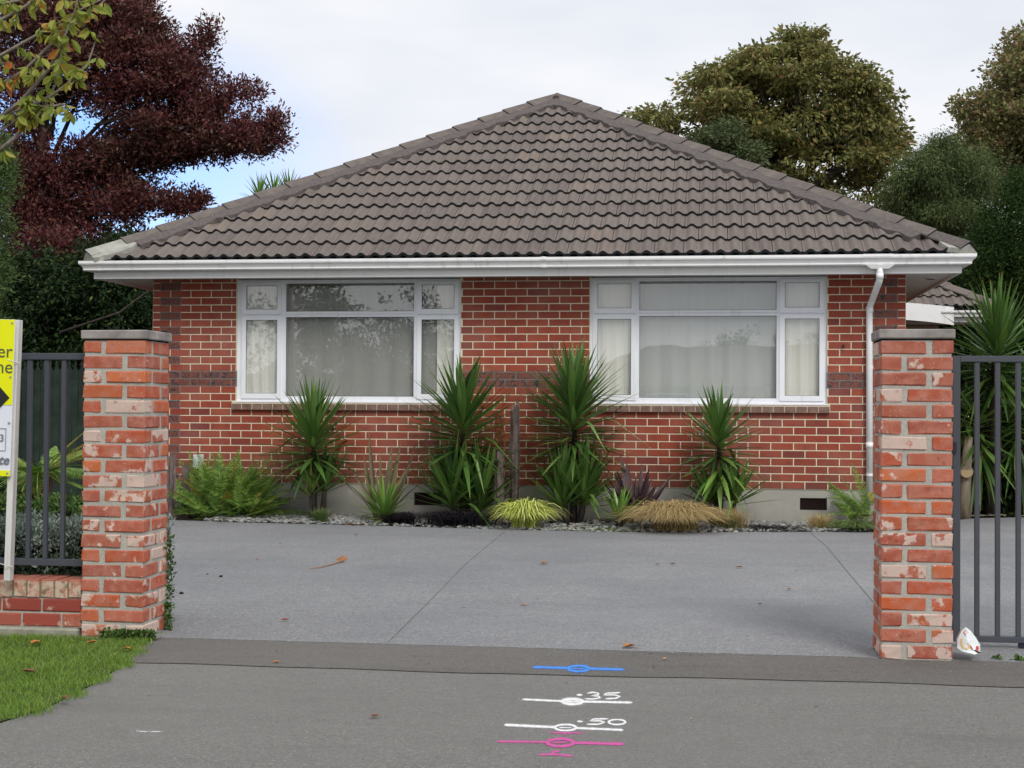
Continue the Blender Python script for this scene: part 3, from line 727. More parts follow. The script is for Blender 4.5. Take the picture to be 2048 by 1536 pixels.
# rear wing with curved porch fascia ------------------------------------
wing = MB(); wing.box(W + .01, 10.05, 9.3, 13.5, 0, 2.72); wing_o = wing.build('rear_wing_wall', m_simple('cream_plaster', (.42, .41, .34), (.5, .49, .41), 5), house)
mb = MB(); mb.box(W + .03, 9.75, 9.28, 9.299, .3, 2.42); mb.build('entry_opening', DARK, wing_o)
mb = MB(); mb.box(W + .02, 10.65, 8.62, 9.3, 2.735, 2.75); mb.build('wing_soffit', SOFF, house)
mb = MB()      # arched fascia panel
xs = [W + .01 + i * (1.85 / 16) for i in range(17)]
def archz(x): t = (x - 9.0) / 1.2; return 2.80 - .075 * max(0, t) ** 2 * 1.4
for a_, b_ in zip(xs, xs[1:]):
    za, zb = archz(a_) - .02, archz(b_) - .02
    ta, tb = 3.06 - .012 * ((a_ - 9) * 2) ** 2 * .5, 3.06 - .012 * ((b_ - 9) * 2) ** 2 * .5
    if a_ > 9.3: ta -= (a_ - 9.3) * .06; tb -= (b_ - 9.3) * .06
    mb.add([(a_, 8.46, za), (b_, 8.46, zb), (b_, 8.46, tb), (a_, 8.46, ta), (a_, 8.52, za), (b_, 8.52, zb), (b_, 8.52, tb), (a_, 8.52, ta)], [(0, 1, 2, 3), (4, 7, 6, 5), (0, 4, 5, 1), (3, 2, 6, 7)])
mb.build('arched_fascia', WHITE, house)
mb = MB(); mb.box(10.0, 10.75, 8.56, 8.62, 2.735, 2.86); mb.build('wing_fascia', FASC, house)
mb = MB(); vs = []
for x in (9.98, 10.85):
    for (o_, z) in prof[:14]: vs.append((x, 8.56 - o_, z + .03))
k = 14; mb.add(vs, [(i, i + 1, k + i + 1, k + i) for i in range(k - 1)] + [tuple(range(k)), tuple(range(k, 2 * k))[::-1]]); mb.build('wing_gutter', WHITE, house)
EX = 10.80; ZW = 2.97
wr_ = MB(); wr_.add([(W, 8.55, ZW - .04), (EX, 8.55, ZW - .04), (EX - 2.2, 10.75, ZW + 2.2 * SLP - .04), (W, 10.75, ZW + 2.2 * SLP - .04), (EX, 13.6, ZW - .04), (EX - 2.2, 11.4, ZW + 2.2 * SLP - .04), (W, 13.6, ZW - .04), (W, 11.4, ZW + 2.2 * SLP - .04)],
                    [(0, 1, 2, 3), (1, 4, 5, 2), (4, 6, 7, 5), (2, 5, 7, 3)])
wro = wr_.build('wing_roof', TILE, house)
cosA = math.cos(ANG)
W1 = Matrix.Translation((0, 8.5, ZW)) @ face
for r in range(6):
    y = r * G; right = EX - y * cosA - .06
    x = right - TW; k = 0
    while x > W - .1 and k < 8:
        place('tile', base_tile, wro, W1 @ Matrix.Translation((x - (TW / 2 if r % 2 else 0), y, 0))); x -= TW; k += 1
def simple_hip(C0, A0, n, parent):
    C0, A0 = Vector(C0), Vector(A0); d = (A0 - C0).normalized(); Ln = (A0 - C0).length; seg = Ln / n; s_ = d.cross(Vector((0, 0, 1))).normalized()
    for i in range(n):
        mb = MB(); V = []
        for s, l in ((i * seg, .085), ((i + 1) * seg + .04, .065)):
            P = C0 + d * s + Vector((0, 0, l)); V += [P - s_ * .14 - Vector((0, 0, .05)), P - s_ * .06 + Vector((0, 0, .012)), P + s_ * .06 + Vector((0, 0, .012)), P + s_ * .14 - Vector((0, 0, .05))]
            V += [q - Vector((0, 0, .02)) for q in V[-4:]]
        mb.add(V, [(q, q + 1, 9 + q, 8 + q) for q in range(3)] + [(0, 4, 5, 1), (1, 5, 6, 2), (2, 6, 7, 3), (0, 8, 12, 4), (3, 7, 15, 11)])
        place('hip_tile', mb.mesh('hip_tile', [TILE]), parent)
simple_hip((EX + .03, 8.47, ZW), (EX - 2.2, 10.75, ZW + 2.2 * SLP), 7, wro)

# ------------------------------------------------------------------ gate pillars
def pillar(u, v, name_label, mirror, seed):
    D = .365; HC = .08375; NCR = 20; rp = random.Random(seed)
    t = thing('brick_pillar', name_label, 'pillar', (u + D / 2, v + D / 2, 0))
    mb = MB(); mb.box(u + .0065, u + D - .0065, v + .0065, v + D - .0065, -.03, NCR * HC)
    # mortar squeezed out of the joints
    mb.build('mortar', MOP, t)
    g_ = .0072; A = .2455; B = D - A
    cache2 = {}
    for n in range(NCR):
        z0 = n * HC; flip = (n % 2 == 0) ^ mirror
        # pinwheel of four bricks
        L4 = [(0, A, 0, B), (A, D, 0, A), (B, D, A, D), (0, B, B, D)]
        if flip: L4 = [(D - x1, D - x0, y0, y1) for (x0, x1, y0, y1) in L4]
        for (x0, x1, y0, y1) in L4:
            k = (round(x1 - x0, 3), rp.randrange(5))
            wx, wy = x1 - x0, y1 - y0
            if k not in cache2:
                q = MB(); q.cbox(g_, wx - g_, g_, wy - g_, rp.uniform(.0070, .0085), HC - rp.uniform(.0068, .0082), rp.uniform(.004, .008), .0034, rp); cache2[k] = q.mesh('brick', OB)
            ex = 0
            ax0 = x0 - g_ if x0 < .001 else x0; ay0 = y0 - g_ if y0 < .001 else y0
            if x1 > D - .001: ax0 = x0 + g_
            if y1 > D - .001: ay0 = y0 + g_
            place('brick', cache2[k], t, Matrix.Translation((u + ax0 + rp.uniform(-.0015, .0015), v + ay0 + rp.uniform(-.002, .002), z0 + rp.uniform(-.001, .001))))
    mb = MB(); mb.cbox(u - .012, u + D + .012, v - .012, v + D + .012, NCR * HC + .004, NCR * HC + .054, .005, .001, rp); mb.build('cap', CAPM, t)
    mb = MB(); mb.box(u + .004, u + D - .004, v + .004, v + D - .004, NCR * HC - .004, NCR * HC + .0042); mb.build('cap_mortar', DARK, t)
    return t
pillar(2.755, -7.942, 'whitewashed recycled brick gate pillar joined to the low wall and lawn', True, 5)
pillar(7.146, -7.916, 'recycled brick gate pillar beside the sliding gate and the dropped paper bag', False, 9)

# low wall ------------------------------------------------------------
X0, X1 = -.9, 2.757; VW = -7.925
lw = thing('low_brick_wall', 'low recycled brick wall with upright coping bricks under the charcoal railing', 'wall', ((X0 + X1) / 2, VW + .12, 0))
mb = MB(); mb.box(X0, X1, VW + .008, VW + .225, .05, .302); mb.build('mortar', MOP, lw)
mb = MB(); mb.cbox(X0, X1 - .02, VW - .028, VW + .26, -.05, .048, .012, .002); mb.build('footing', FOOT, lw)
rp = random.Random(21); mesh_s = []
for k in range(5):
    q = MB(); q.cbox(.006, BL - .006, 0, .11, .0055, .078, .005, .0025, rp); mesh_s.append(q.mesh('brick', OB))
LWB = Mat('low_wall_brick', .85, .25); r_1 = LWB.rand(); p_1 = LWB.pos(r_1)
c_1 = LWB.ramp(r_1, [(0, (.30, .06, .042)), (.4, (.34, .075, .05)), (.8, (.27, .055, .04)), (1, (.36, .10, .07))])
c_1 = LWB.mix(LWB.ramp(LWB.noise(12, p_1, 4), [(.62, 0), (.68, .7)]), c_1, (.50, .36, .30)); LWB.col(c_1); LWB.bump(LWB.noise(110, p_1, 4), .4, .003)
mesh_l = []
for k in range(4):
    q = MB(); q.cbox(.006, BL - .006, 0, .11, .0055, .076, .005, .0022, rp); mesh_l.append(q.mesh('brick', LWB.m))
for n in range(2):
    x = X1 - .005 - (.12 if n == 0 else 0)
    if n == 0:
        q = MB(); q.cbox(.005, .115, 0, .11, .0055, .078, .005, .002, rp); place('brick', q.mesh('brick', OB), lw, Matrix.Translation((X1 - .125, VW, .05)))
    while x - BL > X0:
        x -= BL; place('brick', mesh_l[rp.randrange(4)], lw, Matrix.Translation((x, VW + rp.uniform(-.001, .001), .05 + n * .083)))
COPE = Mat('coping_brick', .9, .2); r_1 = COPE.rand(); p_1 = COPE.pos(r_1)
c_1 = COPE.ramp(COPE.noise(18, p_1, 5, .6, 1), [(.3, (.36, .10, .06)), (.42, (.46, .24, .17)), (.55, (.56, .42, .33)), (.72, (.50, .42, .32))])
zz = COPE.n('SeparateXYZ', {0: COPE.pos()}).outputs[2]
c_1 = COPE.mix(COPE.ramp(COPE.noise(26, p_1, 4), [(.55, 0), (.66, .7)]), c_1, (.13, .13, .07))
c_1 = COPE.mix(COPE.ramp(zz, [(.3105, 0), (.3125, .85)]), c_1, (.34, .10, .065)); COPE.col(c_1); COPE.bump(COPE.noise(100, p_1, 4), .5, .004)
cm = []
for k in range(5):
    q = MB(); q.cbox(.005, .078, 0, .236, .004, .106, .005, .0025, rp); cm.append(q.mesh('brick', COPE.m))
MOSSM = m_mortar('mossy_mortar', (.13, .13, .07), (.25, .23, .14))
mb = MB(); mb.box(X0, X1 - .005, VW + .002, VW + .23, .218, .302); mb.build('coping_mortar', MOSSM, lw)
x = X1 - .006
while x - .082 > X0:
    x -= .082; place('brick', cm[rp.randrange(5)], lw, Matrix.Translation((x, VW - .004 + rp.uniform(-.003, .003), .212 + rp.uniform(-.002, .002))))

# railing on the wall ----------------------------------------------------
rl = thing('railing_fence', 'charcoal steel railing fence with square bars above the low wall', 'fence', (1.6, -7.78, .4))
RV = -7.78
def bar(par, nm, x0, x1, y0, y1, z0, z1, mat=STEEL, c=.002):
    q = MB(); q.cbox(x0, x1, y0, y1, z0, z1, c); return q.build(nm, mat, par)
bar(rl, 'rail', -.9, 2.752, RV - .02, RV + .02, 1.567, 1.605); bar(rl, 'rail', -.9, 2.752, RV - .02, RV + .02, .382, .420)
bar(rl, 'post', 2.727, 2.752, RV - .0195, RV + .0195, .42, 1.567)
q = MB(); q.cbox(-.0125, .0125, -.0125, .0125, 0, 1.567 - .42, .002); bm_ = q.mesh('bar', STEEL)
x = 2.57 + .103
k = 0
while x > -.85:
    if k: place('bar', bm_, rl, Matrix.Translation((x, RV, .42)))
    x -= .1045; k += 1
bar(rl, 'post', -.90, -.87, RV - .0195, RV + .0195, .30, 1.567)

# sliding gate ------------------------------------------------------------
GV = -7.45
gt = thing('sliding_gate', 'charcoal steel sliding gate with square bars standing open beside the pillar', 'gate', (9.5, GV, 0))
bar(gt, 'gate_stile', 7.583, 7.623, GV - .02, GV + .02, .035, 1.605); bar(gt, 'gate_stile', 11.9, 11.94, GV - .02, GV + .02, .035, 1.605)
bar(gt, 'rail', 7.623, 11.9, GV - .02, GV + .02, 1.572, 1.605); bar(gt, 'rail', 7.623, 11.9, GV - .02, GV + .02, .035, .068)
q = MB(); q.cbox(-.013, .013, -.013, .013, 0, 1.572 - .068, .002); bm_ = q.mesh('bar', STEEL)
x = 7.714
while x < 11.85: place('bar', bm_, gt, Matrix.Translation((x, GV, .068))); x += .1095
for x in (7.955, 11.5):
    q = MB(); q.tube([(x, GV - .012, .018), (x, GV + .012, .018)], .022, 14); q.build('wheel', BLACK, gt)
q = MB(); q.box(7.575, 7.60, GV - .035, GV - .02, 1.07, 1.13); q.build('latch', BLACK, gt)

# ------------------------------------------------------------------ estate sign
sg = thing('estate_sign', 'yellow and white estate sign board on a white wooden post on the low wall', 'sign', (2.36, -8.02, .31))
SV = -8.015
def pxbox(par, nm, x0, x1, ya, yb, v, th, mat, c=.001, tilt=0):
    a_ = PV(x0, yb, v); b_ = PV(x1, ya, v); q = MB(); q.cbox(a_.x, b_.x, v, v + th, a_.z, b_.z, c); return q.build(nm, mat, par)
lean = -.012
LM = Matrix.Translation((2.36, 0, .31)) @ Matrix.Rotation(.024, 4, 'Y') @ Matrix.Translation((-2.36, 0, -.31))
def sbox(nm, x0, x1, z0, z1, y0, y1, mat, c=.001, par=sg):
    q = MB(); q.cbox(x0, x1, y0, y1, z0, z1, c); return q.build(nm, mat, par, W=LM)
YEL = m_paint('sign_yellow', (.80, .82, .0), .35, (.7, .7, .1), .05); SW = m_paint('sign_white', (.74, .76, .84), .35, (.6, .6, .62), .1)
INK = Mat('sign_ink', .5, .3, (.10, .11, .06)).m; INKG = Mat('sign_grey_ink', .5, .3, (.17, .18, .2)).m; NAIL = Mat('nail', .4, .6, (.3, .31, .28)).m
pb = PV(8, 1165, SV).x; 
pl, pr_ = PV(7, 1165, SV).x, PV(19, 1165, SV).x
PM = Matrix.Translation((pl, 0, .31)) @ Matrix.Rotation(.026, 4, 'Y') @ Matrix.Translation((-pl, 0, -.31))
q = MB(); q.cbox(pl, pr_, SV, SV + .048, .318, 1.785, .0015); q.build('post', WOODW, sg, W=PM)
PB = -8.035
LM = Matrix.Translation((PV(20, 953, PB).x - .0146 - 2.393, 0, 0)) @ LM
panel = sbox('panel', 1.72, 2.393, .905, 1.785, PB, PB + .008, SW)
sbox('yellow_field', 1.72, 2.392, 1.305, 1.784, PB - .003, PB - .0005, YEL, .0003, panel)
sbox('yellow_strip', 1.72, 2.392, .906, .938, PB - .003, PB - .0005, YEL, .0003, panel)
q = MB(); cz = 1.345; cx = 2.377
q.add([(cx, PB - .006, cz), (cx - .085, PB - .006, cz + .085), (cx - .17, PB - .006, cz), (cx - .085, PB - .006, cz - .085), (cx, PB - .0035, cz), (cx - .085, PB - .0035, cz + .085), (cx - .17, PB - .0035, cz), (cx - .085, PB - .0035, cz - .085)],
      [(0, 1, 2, 3), (0, 4, 5, 1), (1, 5, 6, 2), (2, 6, 7, 3), (3, 7, 4, 0)])
q.build('diamond', Mat('sign_black', .4, .4, (.02, .02, .018)).m, panel, W=LM)
q = MB()
for b4 in ((2.30, 2.362, 1.172, 1.1735), (2.30, 2.362, 1.048, 1.0495), (2.3605, 2.362, 1.0495, 1.172)): q.box(b4[0], b4[1], PB - .0045, PB - .0005, b4[2], b4[3])
q.build('box_outline', INKG, panel, W=LM)
def text(s, x, z, size, mat, par, bold=0, shear=0, align='RIGHT'):
    c = bpy.data.curves.new('lettering', 'FONT'); c.body = s; c.size = size; c.extrude = .0008; c.offset = bold; c.shear = shear; c.align_x = align; c.materials.append(mat)
    dg = bpy.data.objects.new('tmp', c); me = bpy.data.meshes.new_from_object(dg); bpy.data.objects.remove(dg); me.name = 'lettering'
    return place('lettering', me, par, LM @ Matrix.Translation((x, PB - .0045, z)) @ Matrix.Rotation(PI / 2, 4, 'X'))
text('er', 2.386, 1.572, .105, INK, panel); text('he', 2.391, 1.484, .105, INK, panel); text('3', 2.353, 1.10, .058, INKG, panel)
text('te', 2.385, .972, .075, INKG, panel, .0012, .25)
for zz_ in (1.765, 1.462, 1.205, .922):
    q = MB(); q.tube([(2.378, PB - .007, zz_), (2.378, PB - .001, zz_)], .006, 10); q.build('nail', NAIL, panel, W=LM)
for zz_ in (1.548, .405):     # wire ties
    q = MB(); q.tube([(2.352, SV - .022, zz_ + .012), (2.385, SV - .024, zz_ + .004), (2.418, SV + .0, zz_ - .006)], .0022, 6); q.build('wire_tie', WOODW, sg, W=LM)

# ------------------------------------------------------------------ plants: materials
YUC = m_leaf('yucca_leaf', [(0, (.045, .105, .024)), (.5, (.085, .180, .036)), (1, (.155, .27, .060))], .36, .5, .25, (.28, .25, .06))
YUCL = m_leaf('young_yucca_leaf', [(0, (.11, .23, .04)), (1, (.22, .36, .07))], .4, .5, .15, (.40, .40, .09))
FLX = m_leaf('flax_leaf', [(0, (.12, .105, .06)), (.5, (.17, .15, .085)), (1, (.26, .19, .08))], .5, .4, .1, (.30, .18, .08))
PFL = m_leaf('purple_flax_leaf', [(0, (.035, .018, .022)), (.6, (.06, .028, .032)), (1, (.12, .075, .08))], .35, .5, .05, (.08, .05, .04))
FRN = m_leaf('fern_frond', [(0, (.055, .12, .018)), (.5, (.12, .22, .035)), (1, (.26, .38, .07))], .6, .3, .15)
FRNY = m_leaf('yellow_fern_frond', [(0, (.16, .19, .03)), (1, (.32, .26, .04))], .6, .3, .15)
TAN = m_leaf('tan_grass', [(0, (.40, .29, .13)), (.5, (.56, .43, .21)), (1, (.34, .24, .10))], .7, .2, .1)
CARY = m_leaf('variegated_sedge', [(0, (.18, .28, .035)), (.35, (.50, .56, .09)), (1, (.76, .76, .28))], .5, .3, .12)
GRN = m_leaf('fine_green_grass', [(0, (.09, .15, .045)), (1, (.22, .29, .10))], .6, .2, .12)
BLKG = m_leaf('black_mondo', [(0, (.010, .009, .012)), (1, (.028, .022, .028))], .5, .35, .0)
BARK = m_bark('bark', (.025, .021, .018), (.075, .062, .052)); BARKP = m_bark('pale_trunk', (.17, .14, .10), (.30, .26, .19))
WEATH = m_bark('weathered_wood', (.055, .04, .036), (.24, .19, .17)); FTR = m_bark('tree_fern_trunk', (.035, .018, .010), (.13, .06, .028))
CUT = Mat('cut_wood', .8, .2, (.42, .32, .18)).m

def blade_mesh(name, mat, w=.5, fold=.35, k=0.0, wmax=.35, seg=7, kink=None, twist=0.0):
    V = []; F = []
    for i in range(seg + 1):
        t = i / seg
        prof_ = (.55 + .45 * min(1, t / wmax)) if t < wmax else (1 - ((t - wmax) / (1 - wmax)) ** 1.6)
        ww = max(.5 * prof_, .01)
        z = -k * t * t
        if kink and t > kink: z -= (t - kink) * 1.1
        V += [(t, -ww, z + fold * ww * .07), (t, 0, z), (t, ww, z + fold * ww * .07)]
    for i in range(seg):
        a = i * 3; F += [(a, a + 1, a + 4, a + 3), (a + 1, a + 2, a + 5, a + 4)]
    me = bpy.data.meshes.new(name); me.from_pydata(V, [], F); me.materials.append(mat); me.update(); return me
def frame_m(o, d, up, l, wdt, hz=None):
    d = Vector(d).normalized(); up = Vector(up); s = up.cross(d)
    if s.length < 1e-4: s = Vector((1, 0, 0)).cross(d)
    s.normalize(); n = d.cross(s)
    h_ = l if hz is None else hz
    return Matrix(((d.x * l, s.x * wdt, n.x * h_, o[0]), (d.y * l, s.y * wdt, n.y * h_, o[1]), (d.z * l, s.z * wdt, n.z * h_, o[2]), (0, 0, 0, 1)))
LEAFS = {}; DEADL = Mat('dead_yucca_leaf', .9, .1, (.22, .14, .07)).m
def leafset(key, mat, ks=(0, .06, .14, .28), **kw):
    if key not in LEAFS: LEAFS[key] = [blade_mesh('leaf', mat, k=k, **kw) for k in ks] + ([blade_mesh('leaf', mat, k=.02, kink=.5, **kw), blade_mesh('leaf', DEADL, k=.5)] if key == 'yucca' else [])
    return LEAFS[key]
def rosette(parent, c, h, R, n, key, mat, wd=.054, e0=-20, e1=82, seed=1, azlim=None, droopy=0.0, lay=.18):
    """leaves spiralling up a stem of height h centred at c"""
    r = random.Random(seed); ls = leafset(key, mat); n = int(n * (1.45 if e1 - e0 > 90 else 1.9))
    for i in range(n):
        t = (i + .5) / n; az = i * 2.39996 + r.uniform(-.25, .25)
        el = math.radians(e0 + (e1 - e0) * t ** (1.4 if e1 - e0 > 90 else .95) + r.uniform(-9, 9))
        l = R * (1.16 - .25 * abs(t - .45)) * r.uniform(.86, 1.12)
        d = Vector((math.cos(az) * math.cos(el), math.sin(az) * math.cos(el), math.sin(el)))
        o = Vector(c) + Vector((math.cos(az) * .02, math.sin(az) * .02, h * (t - .5)))
        k = (3 if (t < .04 or r.random() < droopy) else 2 if t < .16 else r.choice((0, 0, 1))) if e1 - e0 > 90 or e0 < -20 else r.choice((0, 0, 1))
        if key == 'yucca' and r.random() < .05: k = 4
        nrm = Vector((0, 0, 1)) if el < 1.3 else Vector((-math.cos(az), -math.sin(az), 0))
        # keep the leaf clear of the house wall
        tip = o + d * l
        if tip.y > -.02 and o.y < 0:
            d.y *= max(.05, (-.02 - o.y) / max(1e-3, tip.y - o.y)); d.normalize()
        place('leaf', ls[k], parent, frame_m(o, d, nrm, l, wd * r.uniform(.8, 1.15)))
    if key == 'yucca' and e1 - e0 > 90:
        for i in range(9):
            az = i * 2.4 + r.uniform(-.5, .5); d = Vector((math.cos(az) * .6, min(.1, math.sin(az) * .4), -1)); o = Vector(c) + Vector((math.cos(az) * .02, math.sin(az) * .02, -h * .5 - r.uniform(0, .1)))
            place('leaf', ls[5], parent, frame_m(o, d, (math.cos(az), math.sin(az), .3), R * r.uniform(.3, .5), wd * .6, .08))
def basept(px, v, z=.09):
    q = PV(px, 1040, v); return Vector((q.x, v, z))
def zat(px, py, v): return PV(px, py, v).z

def yucca(name_label, px, v, heads, group=None, trunk=None, mat=YUC, key='yucca'):
    b = basept(px, v); t = thing('yucca', name_label, 'yucca', b, group)
    for i, (hx, hy, rpx, n, hpx, kw) in enumerate(heads):
        vv = v + kw.pop('dv', 0); c = PV(hx, hy, vv); s = pxm(c)
        foot = Vector((b.x + (c.x - b.x) * .5, vv, .08))
        q = MB(); q.tube([foot, foot.lerp(c, .5) + Vector((.01, 0, 0)), c + Vector((0, 0, hpx / s * .4))], [.04, .034, .02], 8); q.build('stem', BARK, t, True)
        m_ = kw.pop('mat', mat); kk = kw.pop('key', key)
        rosette(t, c, hpx / s, rpx / s, n, kk, m_, seed=int(px + i * 7), **kw)
    return t
yucca('spiky green yucca left of centre on a visible stem, below the window nearer the fern', 627, -.5,
      [(627, 893, 108, 84, 70, dict(e0=-13)), (622, 985, 75, 14, 20, dict(e0=15, e1=70, mat=YUCL, key='young', wd=.04)), (650, 975, 80, 16, 20, dict(e0=30, e1=85, dv=.1))], None)
yucca('tall double-headed yucca left of the weathered posts with a dead brown frond beside it', 925, -.5,
      [(925, 865, 118, 96, 85, dict(e0=-13)), (905, 1000, 108, 40, 40, dict(e0=8, e1=86, dv=-.1)), (962, 1003, 105, 34, 40, dict(e0=15, e1=84, dv=-.05)), (935, 990, 100, 20, 30, dict(e0=20, e1=80, dv=.05))])
yucca('tallest yucca, right of the weathered posts and rising in front of the window frame', 1146, -.5,
      [(1148, 845, 118, 110, 110, dict(e0=-13)), (1125, 998, 100, 34, 40, dict(e0=20, e1=86, dv=-.1)), (1168, 995, 105, 38, 40, dict(e0=12, e1=84, dv=-.05))])
yucca('yucca with a bare stem and drooping lower leaves between the tan tussock and the vent', 1440, -.5,
      [(1438, 890, 92, 62, 60, dict(e0=-13)), (1438, 945, 85, 12, 30, dict(e0=-50, e1=-8, mat=YUCL, key='young', droopy=.6)), (1430, 1000, 85, 12, 20, dict(e0=25, e1=80, dv=.1)), (1470, 1000, 82, 14, 20, dict(e0=15, e1=80)), (1415, 1003, 70, 10, 15, dict(e0=10, e1=70))])
yucca('small bright green yucca at the foot of the bronze flax', 768, -.72, [(768, 1028, 62, 34, 22, dict(e0=-5, e1=80, wd=.036))], None, mat=YUCL, key='young')
yucca('small bright green yucca between the purple flax and the tan tussock', 1238, -.78, [(1238, 1035, 62, 18, 16, dict(e0=0, e1=75, wd=.036))], None, mat=YUCL, key='young')
# dead flower spike on the tall yucca
q = MB(); r = random.Random(4); c0 = PV(1018, 806, -.45)
q.tube([PV(1010, 900, -.5), PV(1000, 850, -.48), PV(1002, 825, -.46), c0], .006, 5)
for i in range(420):
    t = r.random(); p = PV(1001 - 3 * math.sin(t * 3) + r.gauss(0, 6 + 4 * math.sin(t * PI)), 830 + 60 * t, -.47 + r.uniform(-.05, .05))
    d = Vector((r.uniform(-1, 1), r.uniform(-1, 1), r.uniform(-1.5, .2))).normalized() * .05; s = d.orthogonal().normalized() * .004
    q.add([p - s, p + s, p + d], [(0, 1, 2)])
tag(q.build('dead_frond', Mat('dead_frond_brown', .9, .1, (.16, .07, .03)).m), 'withered brown flower spike hanging left of the tall weathered post', 'dead frond')

def flax(label, px, v, pts, mat, key, wd, name='flax', ks=None):
    b = basept(px, v); t = thing(name, label, 'flax', b); r = random.Random(int(px))
    ls = leafset(key, mat, (0, .05, .2, .45), fold=.5, wmax=.5)
    for (tx, ty, k, dv) in pts:
        bx = px + (tx - px) * .15 + r.uniform(-8, 8); o = PV(bx, 1030, v + r.uniform(-.06, .06)); o.z = .09
        tip = PV(tx, ty, v + dv); d = tip - o; l = d.length
        kk = {0: 0, 1: .06, 2: .26, 3: .62}[k]; s_up = Vector((0, 0, 1)); d2 = d + s_up * kk * l * .9
        if o.y + d2.y > -.03: d2.y = -.03 - o.y
        side = Vector((r.uniform(-.25, .25), -1, 0)).normalized() if abs(tx - px) < 25 else Vector((0, 0, 1))
        if k == 0 or k == 1: side = Vector((r.uniform(-.5, .5), -1, r.uniform(0, .5)))
        place('leaf', ls[k], t, frame_m(o, d2, side if k < 2 else s_up, l, wd * r.uniform(.7, 1.2)))
    return t
rf = random.Random(8)
P1 = [(738, 862, 0, 0), (700, 935, 1, .1), (722, 905, 1, 0), (802, 880, 0, 0), (795, 905, 0, .1), (818, 930, 1, 0), (840, 960, 2, 0), (710, 975, 2, -.1), (760, 900, 0, .1), (778, 925, 0, -.1), (748, 940, 1, 0), (690, 955, 2, 0), (812, 965, 2, -.1), (784, 885, 0, .2), (730, 930, 1, .2), (828, 900, 0, .2), (808, 940, 1, .1)]
flax('bronze green flax with long narrow leaves behind the small yucca', 765, -.5, P1, FLX, 'flax', .048)
P2 = [(1215, 925, 2, 0), (1240, 905, 1, 0), (1262, 912, 3, .1), (1300, 930, 0, 0), (1210, 960, 2, 0), (1325, 965, 2, 0), (1285, 925, 1, .1), (1345, 950, 1, .1), (1232, 935, 1, .1), (1350, 985, 3, 0), (1200, 985, 2, 0), (1272, 950, 0, .2), (1310, 990, 3, -.1), (1255, 960, 3, -.1), (1295, 965, 1, 0), (1225, 990, 3, 0), (1335, 1000, 3, 0), (1248, 975, 1, -.2), (1276, 985, 2, -.2), (1306, 955, 1, .2)]
P2 += [(1250 + rf.uniform(-50, 70), rf.uniform(940, 1000), rf.choice((0, 1, 2)), rf.uniform(-.15, .2)) for _ in range(24)]
flax('dark purple flax with arching leaves right of the tallest yucca', 1268, -.45, P2, PFL, 'pflax', .062)

# ferns -----------------------------------------------------------------
def frond_mesh(mat, k=.35, n=30, wmax=.17):
    V = []; F = []
    def P(t): return Vector((t, 0, -k * t * t))
    for i in range(12):
        a, b = P(i / 12), P((i + 1) / 12); w_ = .006; b0 = len(V)
        V += [a + Vector((0, -w_, 0)), a + Vector((0, w_, 0)), b + Vector((0, w_, 0)), b + Vector((0, -w_, 0))]; F.append((b0, b0 + 1, b0 + 2, b0 + 3))
    for i in range(n):
        t = .10 + .90 * i / n; l = wmax * (math.sin(min(1, t * 1.55) * PI * .62)) * (1 - max(0, t - .55) / .48) + .006
        for sg in (-1, 1):
            p = P(t); d = Vector((.42, sg, -.25)).normalized() * l; w_ = Vector((.9 / n * .46, 0, 0)); b0 = len(V)
            # serrated pinna: two stacked lozenges
            V += [p - w_ * .3, p + d * .35 - w_ * .75, p + d * .7 - w_ * .5, p + d, p + d * .68 + w_ * .7, p + d * .33 + w_ * .8, p + w_ * .4]
            F.append(tuple(range(b0, b0 + 7)))
    me = bpy.data.meshes.new('frond'); me.from_pydata(V, [], F); me.materials.append(mat); me.update(); return me
FR = [frond_mesh(FRN, k) for k in (.18, .35, .6)]; FRY = [frond_mesh(FRNY, k) for k in (.2, .45)]
def fern(label, c, n, R, zs, seed, ell=(1, 1), yel=.08, name='fern', e=(5, 75), spread=.12, ms=None, wsc=1.0):
    t = thing(name, label, 'fern', c); r = random.Random(seed)
    for i in range(n):
        az = i * 2.39996 + r.uniform(-.3, .3); el = math.radians(r.uniform(*e)); l = R * r.uniform(.7, 1.1)
        d = Vector((math.cos(az) * math.cos(el) * ell[0], math.sin(az) * math.cos(el) * ell[1], math.sin(el)))
        o = Vector(c) + Vector((r.uniform(-spread, spread) * ell[0] * 2, r.uniform(-spread, spread), zs * r.random()))
        tip = o + d * l
        if o.y < 0 and tip.y > -.02: d.y *= max(0, (-.02 - o.y) / (tip.y - o.y))
        m_ = r.choice(FRY) if r.random() < yel else r.choice(ms or FR)
        place('frond', m_, t, frame_m(o, d, (r.uniform(-.3, .3), r.uniform(-.6, 0), 1), l, l * r.uniform(.8, 1.15) * wsc))
    return t
fern('large mounded green fern beside the foundation near the whitewashed pillar', basept(462, -.42, .07), 190, .58, .18, 31, (1.0, .7), .06, spread=.17, e=(18, 84))
fern('yellowing sword fern leaning out beside the downpipe foot', basept(1735, -.35, .07), 40, .50, .2, 33, (1.0, .6), .25, spread=.08, e=(0, 75))
for i, (px, py, v) in enumerate(((392, 985, -.55),)):
    fern('small pale fern at the left edge of the large fern', basept(366, -.55, .07), 14, .34, .1, 36, (1, .8), .0)

